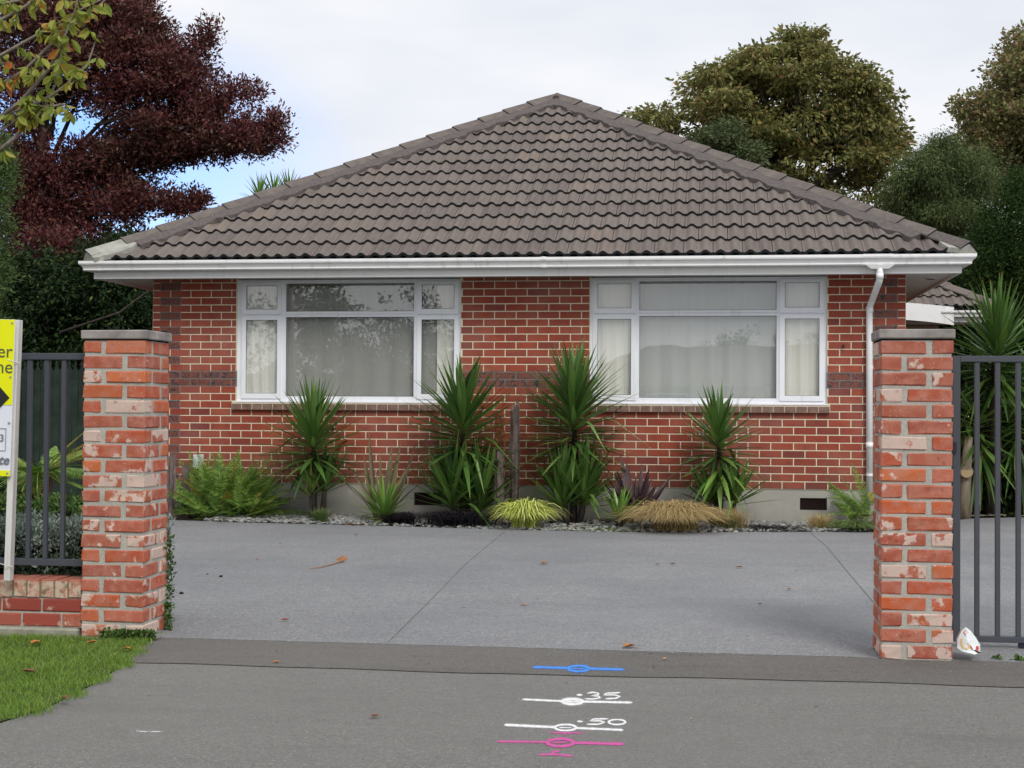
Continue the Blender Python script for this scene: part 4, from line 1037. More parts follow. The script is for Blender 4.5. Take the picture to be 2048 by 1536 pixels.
# grasses ------------------------------------------------------------------
def tuft(name, label, c, n, R, Hh, mat, seed, wd=.004, droop=1.0, cat='grass clump', spread=.05, ellx=1.0, kind=None, seg=6):
    r = np.random.default_rng(seed)
    az = r.uniform(0, 2 * PI, n); rad = R * np.sqrt(r.uniform(.08, 1, n)); hh = Hh * r.uniform(.65, 1.1, n) * (1.15 - .4 * (rad / R)); w_ = wd * r.uniform(.7, 1.3, n)
    b = np.stack([c[0] + r.normal(0, spread, n) * ellx, c[1] + r.normal(0, spread * .6, n), np.full(n, c[2])], 1)
    dx = np.stack([np.cos(az) * ellx, np.sin(az), np.zeros(n)], 1); sd = np.stack([-np.sin(az), np.cos(az), r.normal(0, .3, n)], 1)
    V = np.zeros((n, seg + 1, 2, 3))
    for i in range(seg + 1):
        t = i / seg
        z = hh * (2.2 * t - droop * 1.9 * t * t) if droop > .6 else hh * (t * (1 + droop * .4) - droop * .5 * t * t)
        p = b + dx * (rad * (t ** 1.15))[:, None]; p[:, 2] = np.maximum(c[2] - .03, c[2] + z)
        ww = w_ * (1 - t ** 3) * .5 + .0003
        V[:, i, 0] = p - sd * ww[:, None]; V[:, i, 1] = p + sd * ww[:, None]
    V[:, :, :, 1] = np.where((c[1] < 0), np.minimum(V[:, :, :, 1], -.015), V[:, :, :, 1])
    idx = np.arange(n * (seg + 1) * 2).reshape(n, seg + 1, 2)
    F = np.stack([idx[:, :-1, 0], idx[:, :-1, 1], idx[:, 1:, 1], idx[:, 1:, 0]], -1).reshape(-1, 4)
    o = place(name, npmesh(name, V.reshape(-1, 3), F, mat)); tag(o, label, cat); return o
def bp_(px, v, z=.08): return tuple(basept(px, v, z))
tuft('variegated_sedge', 'bright yellow striped sedge spilling over the bed edge in front of the weathered posts', bp_(1050, -.95), 620, .44, .44, CARY, 1, .010, .97, 'sedge', .05)
tuft('tan_tussock', 'large golden tan tussock flopping onto the driveway edge', bp_(1348, -1.0), 3000, .60, .42, TAN, 2, .0035, .93, 'tussock', .08, 1.0)
tuft('small_tussock', 'small brown and green tussock under the bare-stemmed yucca', bp_(1465, -.75), 500, .19, .24, TAN, 3, .0035, .5, 'tussock', .05)
tuft('green_tuft', 'short green blades inside the small brown tussock under the bare-stemmed yucca', bp_(1462, -.78), 160, .12, .16, GRN, 4, .005, .4, 'tussock', .03)
tuft('brown_tussock', 'thin brown upright tussock just right of the foundation vent', bp_(1640, -.6), 320, .17, .19, TAN, 5, .0035, .4, 'tussock', .05)
tuft('green_tussock', 'soft pale green tussock in front of the yellowing sword fern', bp_(1705, -.62), 900, .34, .15, GRN, 6, .003, .95, 'tussock', .07)
tuft('pale_tussock', 'small pale green tussock under the stemmed yucca, left of the flax', bp_(641, -.75), 420, .15, .17, GRN, 7, .003, .6, 'tussock', .03)
tuft('black_mondo_grass', 'black mondo grass clump right of the small yucca by the flax', bp_(805, -.8), 900, .19, .16, BLKG, 8, .005, .8, 'mondo grass', .06)
tuft('black_mondo_grass', 'wide black mondo grass clump under the double-headed yucca', bp_(918, -.88), 2000, .24, .19, BLKG, 9, .005, .8, 'mondo grass', .11, 1.3)
tuft('dark_groundcover', 'low dark groundcover with green shoots at the bed edge before the vent', bp_(1530, -.72, .07), 350, .22, .07, BLKG, 10, .006, .8, 'groundcover', .14, 1.4)
tuft('green_groundcover', 'scattered low green weeds in the gravel beside the small right yucca', bp_(1215, -.9, .065), 260, .28, .035, GRN, 12, .006, .8, 'groundcover', .16, 1.2)
tuft('wispy_grass', 'thin wispy grass blades between the weathered posts and the tallest yucca', bp_(1072, -.5, .08), 60, .22, .42, GRN, 13, .004, .4, 'grass clump', .05)
tuft('brown_litter_tuft', 'low reddish brown dead leaves beside the black mondo grass', bp_(712, -.88, .065), 120, .09, .03, Mat('dead_leaf', .9, .1, (.16, .07, .035)).m, 14, .012, .8, 'groundcover', .05)
# flat ivy-like leaves under the sedge
# weathered posts
def post(label, px, v, ytop, r0, seed, lean=0.0, split=True, mat=WEATH):
    r = random.Random(seed); b = basept(px, v, .0); zt = zat(px, ytop, v); n = 14; rings = 12; V = []; F = []
    rad = [1 + .28 * math.sin(k * 2.1 + seed) * .5 + r.uniform(-.16, .16) for k in range(n)]
    for j in range(rings + 1):
        t = j / rings; z = b.z + (zt - b.z) * t
        for k in range(n):
            a = 2 * PI * k / n; q_ = rad[k] * r0 * (1 - .12 * t + .08 * math.sin(t * 9 + seed)) * r.uniform(.95, 1.05)
            zz = z + (r.uniform(-.16, .0) if j == rings else 0)
            V.append((b.x + lean * t + math.cos(a) * q_, v + math.sin(a) * q_, zz))
    for j in range(rings):
        for k in range(n): F.append((j * n + k, j * n + (k + 1) % n, (j + 1) * n + (k + 1) % n, (j + 1) * n + k))
    V.append((b.x + lean, v, zt - .10)); e = len(V) - 1
    for k in range(n): F.append((rings * n + k, rings * n + (k + 1) % n, e))
    me = bpy.data.meshes.new('weathered_post'); me.from_pydata(V, [], F); me.materials.append(mat); me.update()
    tag(place('weathered_post', me), label, 'post')
post('tall weathered timber post with a splintered top between the two large yuccas', 1028, -.42, 800, .062, 3, .005)
post('short weathered timber post left of the tall splintered one', 999, -.55, 888, .055, 5, -.005)
post('thin weathered stump behind the left side of the large fern', 371, -.35, 922, .05, 7)
post('dark weathered post showing at the edge of the whitewashed pillar', 341, -.6, 900, .055, 9)

# gravel -------------------------------------------------------------------
def stones(name, n, inside, size, mat, seed, zf):
    r = np.random.default_rng(seed); ph = (1 + 5 ** .5) / 2
    I = np.array([(-1, ph, 0), (1, ph, 0), (-1, -ph, 0), (1, -ph, 0), (0, -1, ph), (0, 1, ph), (0, -1, -ph), (0, 1, -ph), (ph, 0, -1), (ph, 0, 1), (-ph, 0, -1), (-ph, 0, 1)]) / 1.9
    T = np.array([(0, 11, 5), (0, 5, 1), (0, 1, 7), (0, 7, 10), (0, 10, 11), (1, 5, 9), (5, 11, 4), (11, 10, 2), (10, 7, 6), (7, 1, 8), (3, 9, 4), (3, 4, 2), (3, 2, 6), (3, 6, 8), (3, 8, 9), (4, 9, 5), (2, 4, 11), (6, 2, 10), (8, 6, 7), (9, 8, 1)])
    V = []; F = []; c = 0
    while c < n:
        x, y = inside(r)
        if x is None: continue
        s = size * r.uniform(.5, 1.5); sc = np.array([s, s * r.uniform(.55, .9), s * r.uniform(.25, .5)]) * .5
        P = I * (1 + r.normal(0, .13, (12, 1))) * sc; a = r.uniform(0, 2 * PI); tl = r.normal(0, .25)
        R_ = np.array([[math.cos(a), -math.sin(a), 0], [math.sin(a), math.cos(a), 0], [0, 0, 1]]) @ np.array([[1, 0, 0], [0, math.cos(tl), -math.sin(tl)], [0, math.sin(tl), math.cos(tl)]])
        P = P @ R_.T + np.array([x, y, zf(x, y) + r.uniform(0, .02)]); V.append(P); F.append(T + c * 12); c += 1
    o = place(name, npmesh(name, np.concatenate(V), np.concatenate(F), mat)); return o
STN = Mat('bed_stone', .8, .3); r_ = STN.rand(); c_ = STN.ramp(r_, [(0, (.16, .165, .16)), (.3, (.27, .28, .27)), (.6, (.36, .37, .355)), (.85, (.45, .45, .42)), (1, (.36, .29, .22))])
STN.col(STN.mix(STN.ramp(STN.noise(60), [(.4, .4), (.7, 0)]), c_, (.12, .12, .115)))
bx = np.array([p[0] for p in bedE]); by = np.array([p[1] for p in bedE])
def in_bed(r):
    x = r.uniform(.9, 8.3); e = np.interp(x, bx, by) + .02; y = r.uniform(e, -.03)
    if x > 7.6 and r.random() < .5: return None, None
    return x, y
tag(stones('gravel', 5200, in_bed, .055, STN.m, 5, lambda x, y: .06 + .035 * min(1, (y + 1.1) / .8)), 'loose grey stones covering the planted bed along the house', 'gravel', kind='stuff')

# lawn grass -----------------------------------------------------------------
LWN = m_leaf('lawn_blade', [(0, (.11, .20, .025)), (.5, (.165, .30, .035)), (.9, (.24, .36, .07)), (1, (.36, .33, .13))], .6, .25, .3, None, (2.2, (.17, .25, .06), .5))
def blades(name, n, inside, hmin, hmax, wd, mat, seed, z0=.003):
    r = np.random.default_rng(seed); P = inside(r, n); n = len(P)
    h_ = r.uniform(hmin, hmax, n) * (1 + .35 * np.sin(P[:, 0] * 9) * np.sin(P[:, 1] * 11)); a = r.uniform(0, 2 * PI, n); ln = r.normal(0, .55, (n, 2))
    s = np.stack([np.cos(a), np.sin(a), np.zeros(n)], 1) * (wd * .5)
    b = np.concatenate([P, np.full((n, 1), z0)], 1)
    m1 = b + np.concatenate([ln * (h_ * .35)[:, None], (h_ * .6)[:, None]], 1); t1 = b + np.concatenate([ln * (h_ * 1.0)[:, None], (h_ * .95)[:, None]], 1)
    V = np.stack([b - s, b + s, m1 + s * .8, m1 - s * .8, t1], 1).reshape(-1, 3); k = np.arange(n)[:, None] * 5
    F = np.concatenate([k + np.array([0, 1, 2]), k + np.array([0, 2, 3]), k + np.array([3, 2, 4])])
    return place(name, npmesh(name, V, F, mat))
def in_lawn(r, n):
    y = r.uniform(-11.1, -7.98, n); x = r.uniform(-.6, 3.6, n)
    ex = np.interp(y, [-11.1, -10.3, -10.07, -9.8, -9.25, -8.66, -8.15, -7.98], [3.1, 3.30, 3.40, 3.47, 3.43, 3.36, 3.24, 3.12]) + .03 * np.sin(y * 17) + r.normal(0, .018, n)
    k = (x < ex) & ~((y > -7.99) & (x < 2.75)); return np.stack([x[k], y[k]], 1)
tag(blades('grass', 150000, in_lawn, .014, .034, .0035, LWN, 3), 'mown green grass verge in front of the low brick wall', 'grass', kind='stuff')
def in_weed(cx, cy, sx, sy):
    return lambda r, n: np.stack([r.normal(cx, sx, n), r.normal(cy, sy, n)], 1)
WEED = m_leaf('weed_leaf', [(0, (.05, .11, .02)), (1, (.11, .20, .04))], .6, .3, .15)

# generic foliage -------------------------------------------------------------
def E_(px, py, rx, ry, v, rd=1.0, wgt=1.0):
    c = PV(px, py, v); s = pxm(c); return (np.array(c), np.array([rx / s, rd, ry / s]), wgt)
def foliage(name, ells, ncl, nlf, rc, size, mat, parent, seed, asp=.5, droop=.3, flat=.6, out=.5, shell=.35, smax=1.0, clip=None, zmin=None, lobes=0):
    r = np.random.default_rng(seed)
    if lobes:
        e2 = []
        for (c, ra, wg) in ells:
            e2.append((c, ra * .88, wg * 1.5))
            for _ in range(lobes):
                d = r.normal(0, 1, 3); d /= np.linalg.norm(d); k = r.uniform(.22, .42)
                e2.append((c + d * ra * (1.02 - k * .75), ra * k * np.array([1.15, 1, .8]), wg * 1.4))
        ells = e2
    wts = np.array([e[2] * (e[1][0] * e[1][2]) for e in ells]); wts /= wts.sum()
    ci = r.choice(len(ells), ncl, p=wts); d = r.normal(0, 1, (ncl, 3)); d /= np.linalg.norm(d, axis=1)[:, None]
    rr_ = (shell + (smax - shell) * r.uniform(0, 1, ncl) ** .6)
    C = np.array([ells[i][0] for i in ci]) + d * rr_[:, None] * np.array([ells[i][1] for i in ci])
    crs = rc * r.uniform(.55, 1.35, ncl)
    g_ = r.normal(0, 1, (ncl, nlf, 3)); g_ /= np.linalg.norm(g_, axis=2)[:, :, None]; g_ = g_ * (r.uniform(0, 1, (ncl, nlf, 1)) ** .5) * np.array([1, 1, flat])
    P = C[:, None, :] + g_ * crs[:, None, None]
    D = g_ / (np.linalg.norm(g_, axis=2)[:, :, None] + 1e-6) * out + r.normal(0, .5, g_.shape) + d[:, None, :] * out * .6; D[:, :, 2] -= droop
    P = P.reshape(-1, 3); D = D.reshape(-1, 3); D /= np.linalg.norm(D, axis=1)[:, None]
    if zmin is not None: k = P[:, 2] > zmin; P = P[k]; D = D[k]
    if clip is not None: k = clip(P); P = P[k]; D = D[k]
    n = len(P); sz = size * r.uniform(.4, 1.45, n)
    U = r.normal(0, 1, (n, 3)); Sd = np.cross(D, U); Sd /= np.linalg.norm(Sd, axis=1)[:, None]
    a = P; b = P + D * (sz * .45)[:, None] + Sd * (sz * asp * .5)[:, None]; c = P + D * sz[:, None]; e = P + D * (sz * .45)[:, None] - Sd * (sz * asp * .5)[:, None]
    V = np.stack([a, b, c, e], 1).reshape(-1, 3); F = np.arange(n * 4).reshape(n, 4)
    o = place(name, npmesh(name, V, F, mat), parent); return C
def limbs(parent, base, r0, targets, mat=BARK, seed=1, fork=.35, name='branch', joined=True, rmin=.02):
    r = random.Random(seed); base = Vector(base); q = MB()
    for i, (c) in enumerate(targets):
        c = Vector(c); f = base.lerp(c, fork); f.x = base.x + (c.x - base.x) * fork * .5; f.y = base.y + (c.y - base.y) * fork * .5
        mid = f.lerp(c, .55) + Vector((r.uniform(-.2, .2), r.uniform(-.2, .2), r.uniform(0, .3))) * (c - f).length * .3
        q.tube([f, mid, c], [r0 * .5, r0 * .3, rmin], 6)
    q.build(name, mat, parent, True)

# copper tree, left -----------------------------------------------------------
RED = m_leaf('copper_leaf', [(0, (.045, .012, .016)), (.4, (.095, .022, .026)), (.75, (.14, .036, .036)), (.93, (.19, .065, .05)), (1, (.15, .12, .04))], .5, .35, .2, None, (.8, (.075, .045, .022), .4))
VT = 9.0
rt = thing('copper_tree', 'large dark red leaved tree towering over the left end of the roof', 'tree', Vector((PV(90, 700, VT).x, VT, 0)))
re = [E_(150, 20, 190, 110, VT, 1.6), E_(275, 40, 75, 70, VT, 1.2), E_(250, 170, 160, 110, VT, 1.6), E_(360, 140, 85, 70, VT, 1.2), E_(400, 95, 22, 42, VT, .4, 1.2), E_(425, 62, 12, 25, VT, .3, 1.0), E_(420, 235, 90, 75, VT, 1.2), E_(480, 190, 45, 30, VT, .6), E_(505, 270, 62, 42, VT, .8), E_(545, 245, 24, 30, VT, .5), E_(330, 270, 120, 55, VT, 1.2), E_(260, 310, 110, 55, VT, 1.0, .8), E_(160, 320, 110, 70, VT, 1.2, .55), E_(390, 290, 90, 32, VT, .9), E_(60, 430, 90, 80, VT, 1.2),
      E_(120, 380, 120, 90, VT, 1.3), E_(250, 400, 90, 60, VT, 1.0), E_(350, 408, 60, 26, VT, .7), E_(392, 400, 26, 20, VT, .4, 1.3), E_(50, 140, 100, 140, VT, 1.4, .7), E_(200, 480, 120, 50, VT, 1.2), E_(60, 500, 110, 70, VT, 1.0), E_(30, 340, 70, 70, VT, .9, .7)]
Cc = foliage('crown', re, 4000, 54, .25, .075, RED, rt, 5, .42, -.35, .8, .5, .0, lobes=7)
foliage('low_spray', [E_(95, 500, 45, 38, VT - 2.5, .6)], 60, 60, .2, .08, RED, rt, 6, .4, -.1)
q = MB(); b0 = Vector(rt.location); q.tube([b0, b0 + Vector((.05, 0, 2.5)), PV(85, 280, VT), PV(100, 60, VT)], [.26, .2, .11, .05], 10); q.build('trunk', BARK, rt, True)
limbs(rt, PV(88, 420, VT), .09, [PV(*p, VT) for p in ((330, 290), (480, 290), (350, 120), (210, 90), (240, 400), (300, 200), (10, 250), (160, 20), (20, 80), (200, 470))], seed=3)
# understorey
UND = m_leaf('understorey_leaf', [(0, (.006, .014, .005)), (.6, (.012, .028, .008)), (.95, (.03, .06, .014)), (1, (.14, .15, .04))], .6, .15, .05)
DVN = 5.2
ut = thing('evergreen_tree', 'dark glossy evergreen filling the gap between pillar and house eave', 'tree', Vector((PV(180, 700, DVN).x, DVN, 0)))
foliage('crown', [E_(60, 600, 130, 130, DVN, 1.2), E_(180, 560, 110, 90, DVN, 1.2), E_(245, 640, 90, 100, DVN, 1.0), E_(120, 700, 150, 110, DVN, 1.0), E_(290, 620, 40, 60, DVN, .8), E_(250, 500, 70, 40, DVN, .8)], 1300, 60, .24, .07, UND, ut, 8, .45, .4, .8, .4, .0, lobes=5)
q = MB(); b0 = Vector(ut.location); q.tube([b0, b0 + Vector((0, 0, 1.5)), PV(170, 520, DVN)], [.16, .13, .05], 8); q.build('trunk', BARK, ut, True)
q = MB(); q.tube([PV(120, 665, DVN - 1.2), PV(240, 625, DVN - 1.2), PV(305, 575, DVN - 1.2)], [.022, .018, .010], 6); q.build('branch', BARK, ut, True)
# background mass behind so that no horizon shows through
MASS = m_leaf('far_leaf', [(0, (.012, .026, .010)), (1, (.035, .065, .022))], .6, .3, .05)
hd = foliage('x', [], 0, 0, 0, 0, MASS, None, 0) if False else None
def hedge_far(name, label, x0, x1, y0, y1, z0, z1, n, size, mat, seed, cat='hedge', shell_=True):
    r = np.random.default_rng(seed)
    P = np.stack([r.uniform(x0, x1, n), r.uniform(y0, y1, n), z0 + (z1 - z0) * r.uniform(0, 1, n) ** .85], 1)
    P[:, 2] += .12 * (z1 - z0) * np.sin(P[:, 0] * 1.7 + seed) * (P[:, 2] - z0) / (z1 - z0)
    D = r.normal(0, 1, (n, 3)); D[:, 2] -= .3; D /= np.linalg.norm(D, axis=1)[:, None]; sz = size * r.uniform(.6, 1.3, n)
    Sd = np.cross(D, r.normal(0, 1, (n, 3))); Sd /= np.linalg.norm(Sd, axis=1)[:, None]
    V = np.stack([P, P + D * (sz * .45)[:, None] + Sd * (sz * .28)[:, None], P + D * sz[:, None], P + D * (sz * .45)[:, None] - Sd * (sz * .28)[:, None]], 1).reshape(-1, 3)
    return tag(place(name, npmesh(name, V, np.arange(n * 4).reshape(n, 4), mat)), label, cat)
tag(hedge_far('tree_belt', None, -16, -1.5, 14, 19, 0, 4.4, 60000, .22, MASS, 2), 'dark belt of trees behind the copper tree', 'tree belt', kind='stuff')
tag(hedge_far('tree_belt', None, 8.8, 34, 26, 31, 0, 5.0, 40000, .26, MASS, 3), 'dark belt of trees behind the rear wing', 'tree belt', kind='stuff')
# light green conifer at the left edge
CFL = m_leaf('conifer_spray', [(0, (.045, .08, .025)), (1, (.10, .16, .045))], .7, .25, .1)
VC = -2.0
ct = thing('clipped_conifer', 'light green conifer cut off by the left edge of the picture', 'tree', Vector((PV(-60, 900, VC).x, VC, 0)))
foliage('crown', [E_(-45, 400, 72, 130, VC, .6), E_(-45, 330, 60, 100, VC, .5), E_(-60, 540, 80, 90, VC, .6), E_(-60, 700, 70, 120, VC, .6)], 700, 70, .12, .045, CFL, ct, 10, .3, -.3, 1.0, .6, .3)
q = MB(); b0 = Vector(ct.location); q.tube([b0, b0 + Vector((0, 0, 3.2))], [.09, .04], 8); q.build('trunk', BARK, ct, True)
# overhanging cherry branches, top left (trunk stands outside the picture)
CHL = m_leaf('cherry_leaf', [(0, (.20, .27, .045)), (.6, (.32, .36, .06)), (.88, (.42, .34, .06)), (.97, (.50, .16, .04)), (1, (.55, .09, .03))], .5, .35, .4)
CB = m_bark('cherry_twig', (.16, .13, .11), (.30, .26, .22))
VH = -5.5
ch = thing('cherry_tree', 'overhanging autumn branch with yellow green leaves in the upper left corner', 'tree', Vector((PV(-260, 900, VH).x, VH, 0)))
br = [[(-260, 330), (-80, 262), (0, 232), (60, 212), (105, 190), (150, 155), (178, 122), (192, 78)], [(0, 235), (40, 205), (75, 165), (98, 138), (115, 105), (135, 60), (150, 20), (160, -20)],
      [(-80, 262), (0, 170), (50, 140), (95, 95), (140, 55), (200, 10), (230, -20)], [(-100, 120), (0, 112), (60, 78), (110, 50), (160, 20), (210, -5)],
      [(-90, 60), (0, 40), (40, 20), (80, -10)], [(0, 300), (30, 275), (60, 240), (85, 222), (110, 170), (122, 120), (120, 90)], [(-150, 300), (-60, 280), (0, 262), (40, 235), (70, 228)], [(60, 212), (95, 215), (130, 208)], [(-60, 10), (20, 5), (60, -5)]]
q = MB(); tips = []; r = random.Random(12)
for bi, pl in enumerate(br):
    dv = r.uniform(-.25, .25); W_ = [PV(x, y, VH + dv * (i / len(pl))) for i, (x, y) in enumerate(pl)]
    q.tube(W_, [max(.0035, .014 * (1 - i / len(W_)) + .003) for i in range(len(W_))], 6)
    for i in range(len(W_) - 1):
        if pl[i + 1][0] < -60: continue
        for k in range(4):
            if r.random() < .45:
                p = W_[i].lerp(W_[i + 1], r.random()); e = p + Vector((r.uniform(-.10, .12), r.uniform(-.1, .1), r.uniform(-.06, .10)))
                q.tube([p, p.lerp(e, .5) + Vector((0, 0, .01)), e], [.0028, .0022, .0016], 4); tips.append(e)
            if r.random() < .35: tips.append(W_[i].lerp(W_[i + 1], r.random()))
q.build('branch', CB, ch, True)
q = MB(); q.tube([ch.location, ch.location + Vector((0, 0, 1.5)), PV(-260, 330, VH)], [.12, .10, .05], 8); q.build('trunk', CB, ch, True)
q = MB()
for e in tips:
    if PV(0, 0, VH).x - .25 > e.x: continue
    for k in range(r.randrange(3, 6)):
        l = r.uniform(.07, .125); a = r.uniform(0, 2 * PI); d = Vector((math.cos(a) * .6, math.sin(a) * .6, r.uniform(-1.2, -.1))).normalized()
        s = d.cross(Vector((r.uniform(-1, 1), r.uniform(-1, 1), .4))).normalized(); w_ = l * .22; n_ = d.cross(s) * l * .10; p = e + d * .012
        q.add([p, p + d * l * .3 - s * w_ * .85 + n_, p + d * l * .62 - s * w_ + n_, p + d * l, p + d * l * .62 + s * w_ + n_, p + d * l * .3 + s * w_ * .85 + n_, p + d * l * .45],
              [(0, 6, 1), (1, 6, 2), (2, 6, 3), (3, 6, 4), (4, 6, 5), (5, 6, 0)])
q.build('foliage', CHL, ch)

# horse chestnut and the trees to the right ----------------------------------
CHN = m_leaf('chestnut_leaf', [(0, (.085, .10, .034)), (.35, (.17, .19, .058)), (.7, (.27, .285, .085)), (.86, (.25, .22, .075)), (.95, (.23, .13, .06)), (1, (.44, .27, .07))], .65, .2, .3, None, (.55, (.20, .14, .06), .22))
VX = 19.0
cn = thing('horse_chestnut', 'big domed horse chestnut tree with browning leaves right of the roof peak', 'tree', Vector((PV(1550, 700, VX).x, VX, 0)))
ce = [E_(1594, 92, 58, 30, VX, 1.2), E_(1500, 135, 55, 34, VX, 1.2), E_(1560, 140, 110, 50, VX, 2), E_(1430, 175, 68, 48, VX, 1.4), E_(1640, 180, 100, 60, VX, 2), E_(1720, 200, 70, 55, VX, 1.5), E_(1480, 230, 100, 60, VX, 2), E_(1600, 260, 150, 60, VX, 2.2), E_(1745, 265, 70, 50, VX, 1.5),
      E_(1320, 245, 52, 35, VX, 1), E_(1650, 335, 120, 44, VX, 2, .5), E_(1750, 320, 55, 40, VX, 1.4, .7), E_(1480, 300, 60, 50, VX, 1.2, .5), E_(1700, 400, 80, 36, VX, 1.2, .4), E_(1790, 380, 40, 40, VX, 1.0, .6)]
CC_ = foliage('crown', ce, 1150, 56, .40, .125, CHN, cn, 14, .45, .6, .36, .8, .50, lobes=9)
q = MB(); b0 = Vector(cn.location); q.tube([b0, PV(1553, 520, VX), PV(1550, 380, VX), PV(1570, 240, VX), PV(1590, 120, VX)], [.35, .30, .24, .14, .05], 10); q.build('trunk', BARK, cn, True)
limbs(cn, PV(1552, 470, VX), .26, [PV(*p, VX) for p in ((1440, 190), (1500, 140), (1640, 190), (1720, 230), (1680, 330), (1745, 300), (1480, 280), (1620, 320), (1330, 260), (1700, 400), (1600, 100))], seed=6)
q = MB(); q.tube([PV(1490, 520, VX + .5), PV(1488, 330, VX + .5), PV(1470, 240, VX + .5)], [.2, .14, .05], 8); q.build('limb', BARK, cn, True)
def twigs(parent, C, root, n, seed, r0=.03):
    r = random.Random(seed); q = MB()
    for i in range(n):
        c = Vector(C[r.randrange(len(C))]); o = c.lerp(Vector(root), r.uniform(.25, .55)); m_ = o.lerp(c, .5) + Vector((r.uniform(-.15, .15), r.uniform(-.15, .15), r.uniform(-.05, .2)))
        q.tube([o, m_, c], [r0, r0 * .6, r0 * .25], 4, False)
    o = q.build('twigs', BARK, parent); o['kind'] = 'stuff'
twigs(cn, CC_, PV(1560, 330, VX), 130, 5); twigs(rt, Cc, PV(110, 260, VT), 150, 6, .02)
GG = m_leaf('grey_green_leaf', [(0, (.05, .068, .028)), (1, (.13, .16, .07))], .75, .12, .15)
VG = 15.0
ge = thing('grey_green_tree', 'small grey green tree rising above the roof in front of the chestnut', 'tree', Vector((PV(1440, 700, VG).x, VG, 0)))
foliage('crown', [E_(1445, 285, 52, 34, VG, 1.0), E_(1410, 315, 50, 35, VG, .9), E_(1490, 320, 40, 40, VG, .8), E_(1440, 380, 90, 50, VG, 1)], 260, 80, .3, .085, GG, ge, 16, .5, .1, .8)
q = MB(); q.tube([ge.location, PV(1440, 300, VG)], [.14, .04], 8); q.build('trunk', BARK, ge, True)
PEP = m_leaf('feathery_leaf', [(0, (.045, .066, .025)), (.6, (.11, .148, .055)), (1, (.23, .28, .105))], .75, .12, .2, None, (1.6, (.03, .045, .018), .6))
VP = 13.0
pt = thing('feathery_tree', 'grey green feathery tree right of the chestnut behind the palm', 'tree', Vector((PV(1900, 700, VP).x, VP, 0)))
foliage('crown', [E_(1800, 400, 40, 40, VP, .8), E_(1880, 320, 58, 42, VP, .9), E_(1865, 375, 85, 70, VP, 1.1), E_(1960, 355, 55, 55, VP, 1.0), E_(1910, 430, 100, 60, VP, 1.2), E_(1860, 460, 70, 35, VP, .9), E_(1955, 500, 80, 50, VP, 1.0), E_(1820, 430, 45, 25, VP, .7), E_(2000, 570, 80, 60, VP, 1.0), E_(1940, 620, 60, 60, VP, .9)], 2000, 80, .22, .075, PEP, pt, 18, .20, .6, 1.2, .4, .1, lobes=8)
q = MB(); q.tube([pt.location, PV(1905, 560, VP), PV(1895, 350, VP)], [.16, .12, .04], 8); q.build('trunk', BARK, pt, True)
MIX = m_leaf('autumn_leaf', [(0, (.10, .125, .04)), (.5, (.24, .26, .09)), (.8, (.29, .20, .10)), (1, (.32, .16, .11))], .6, .3, .22)
VR_ = 20.0
rt2 = thing('autumn_tree', 'tall reddish green tree cut off by the right edge of the picture', 'tree', Vector((PV(2080, 700, VR_).x, VR_, 0)))
foliage('crown', [E_(2060, 90, 50, 45, VR_, 1.2), E_(2040, 160, 75, 60, VR_, 1.6), E_(1990, 225, 75, 45, VR_, 1.4), E_(1965, 275, 62, 40, VR_, 1.2), E_(2080, 240, 110, 110, VR_, 2), E_(1990, 300, 80, 50, VR_, 1.2), E_(2050, 360, 70, 60, VR_, 1.2), E_(2120, 120, 80, 90, VR_, 1.6)], 1150, 56, .33, .105, MIX, rt2, 20, .5, .1, .7, .5, .3, lobes=6)
q = MB(); q.tube([rt2.location, PV(2080, 400, VR_), PV(2075, 120, VR_)], [.3, .2, .05], 8); q.build('trunk', BARK, rt2, True)
limbs(rt2, PV(2080, 430, VR_), .22, [PV(*p, VR_) for p in ((2040, 150), (1980, 230), (1960, 280), (2060, 90))], seed=9)
DCF = m_leaf('dark_conifer_leaf', [(0, (.012, .030, .008)), (1, (.045, .085, .018))], .7, .12, .1)
VD = 11.0
dc = thing('dark_conifer', 'dark green conifer at the right edge behind the palm', 'tree', Vector((PV(2060, 700, VD).x, VD, 0)))
foliage('crown', [E_(2065, 390, 60, 60, VD, .9), E_(2050, 470, 95, 90, VD, 1.1), E_(2070, 600, 100, 120, VD, 1.2), E_(2000, 540, 90, 90, VD, 1), E_(1950, 560, 70, 80, VD, 1), E_(2000, 690, 120, 100, VD, 1.0)], 1500, 70, .2, .06, DCF, dc, 22, .35, -.1, .9)
q = MB(); q.tube([dc.location, PV(2065, 420, VD)], [.18, .04], 8); q.build('trunk', BARK, dc, True)
# cabbage tree behind the left hip
cbt = thing('cabbage_tree', 'spiky cabbage tree heads just showing over the left roof hip', 'tree', Vector((PV(545, 700, 12).x, 12, 0)))
for i, (hx, hy) in enumerate(((578, 392), (520, 402), (548, 398))):
    c = PV(hx, hy, 12); rosette(cbt, c, .3, .42, 44, 'cabb', YUCL, .035, -10, 85, 50 + i)
    q = MB(); q.tube([cbt.location + Vector((0, 0, 0)), cbt.location + Vector((0, 0, 2)), c], [.12, .09, .05], 7); q.build('trunk', BARK, cbt, True)

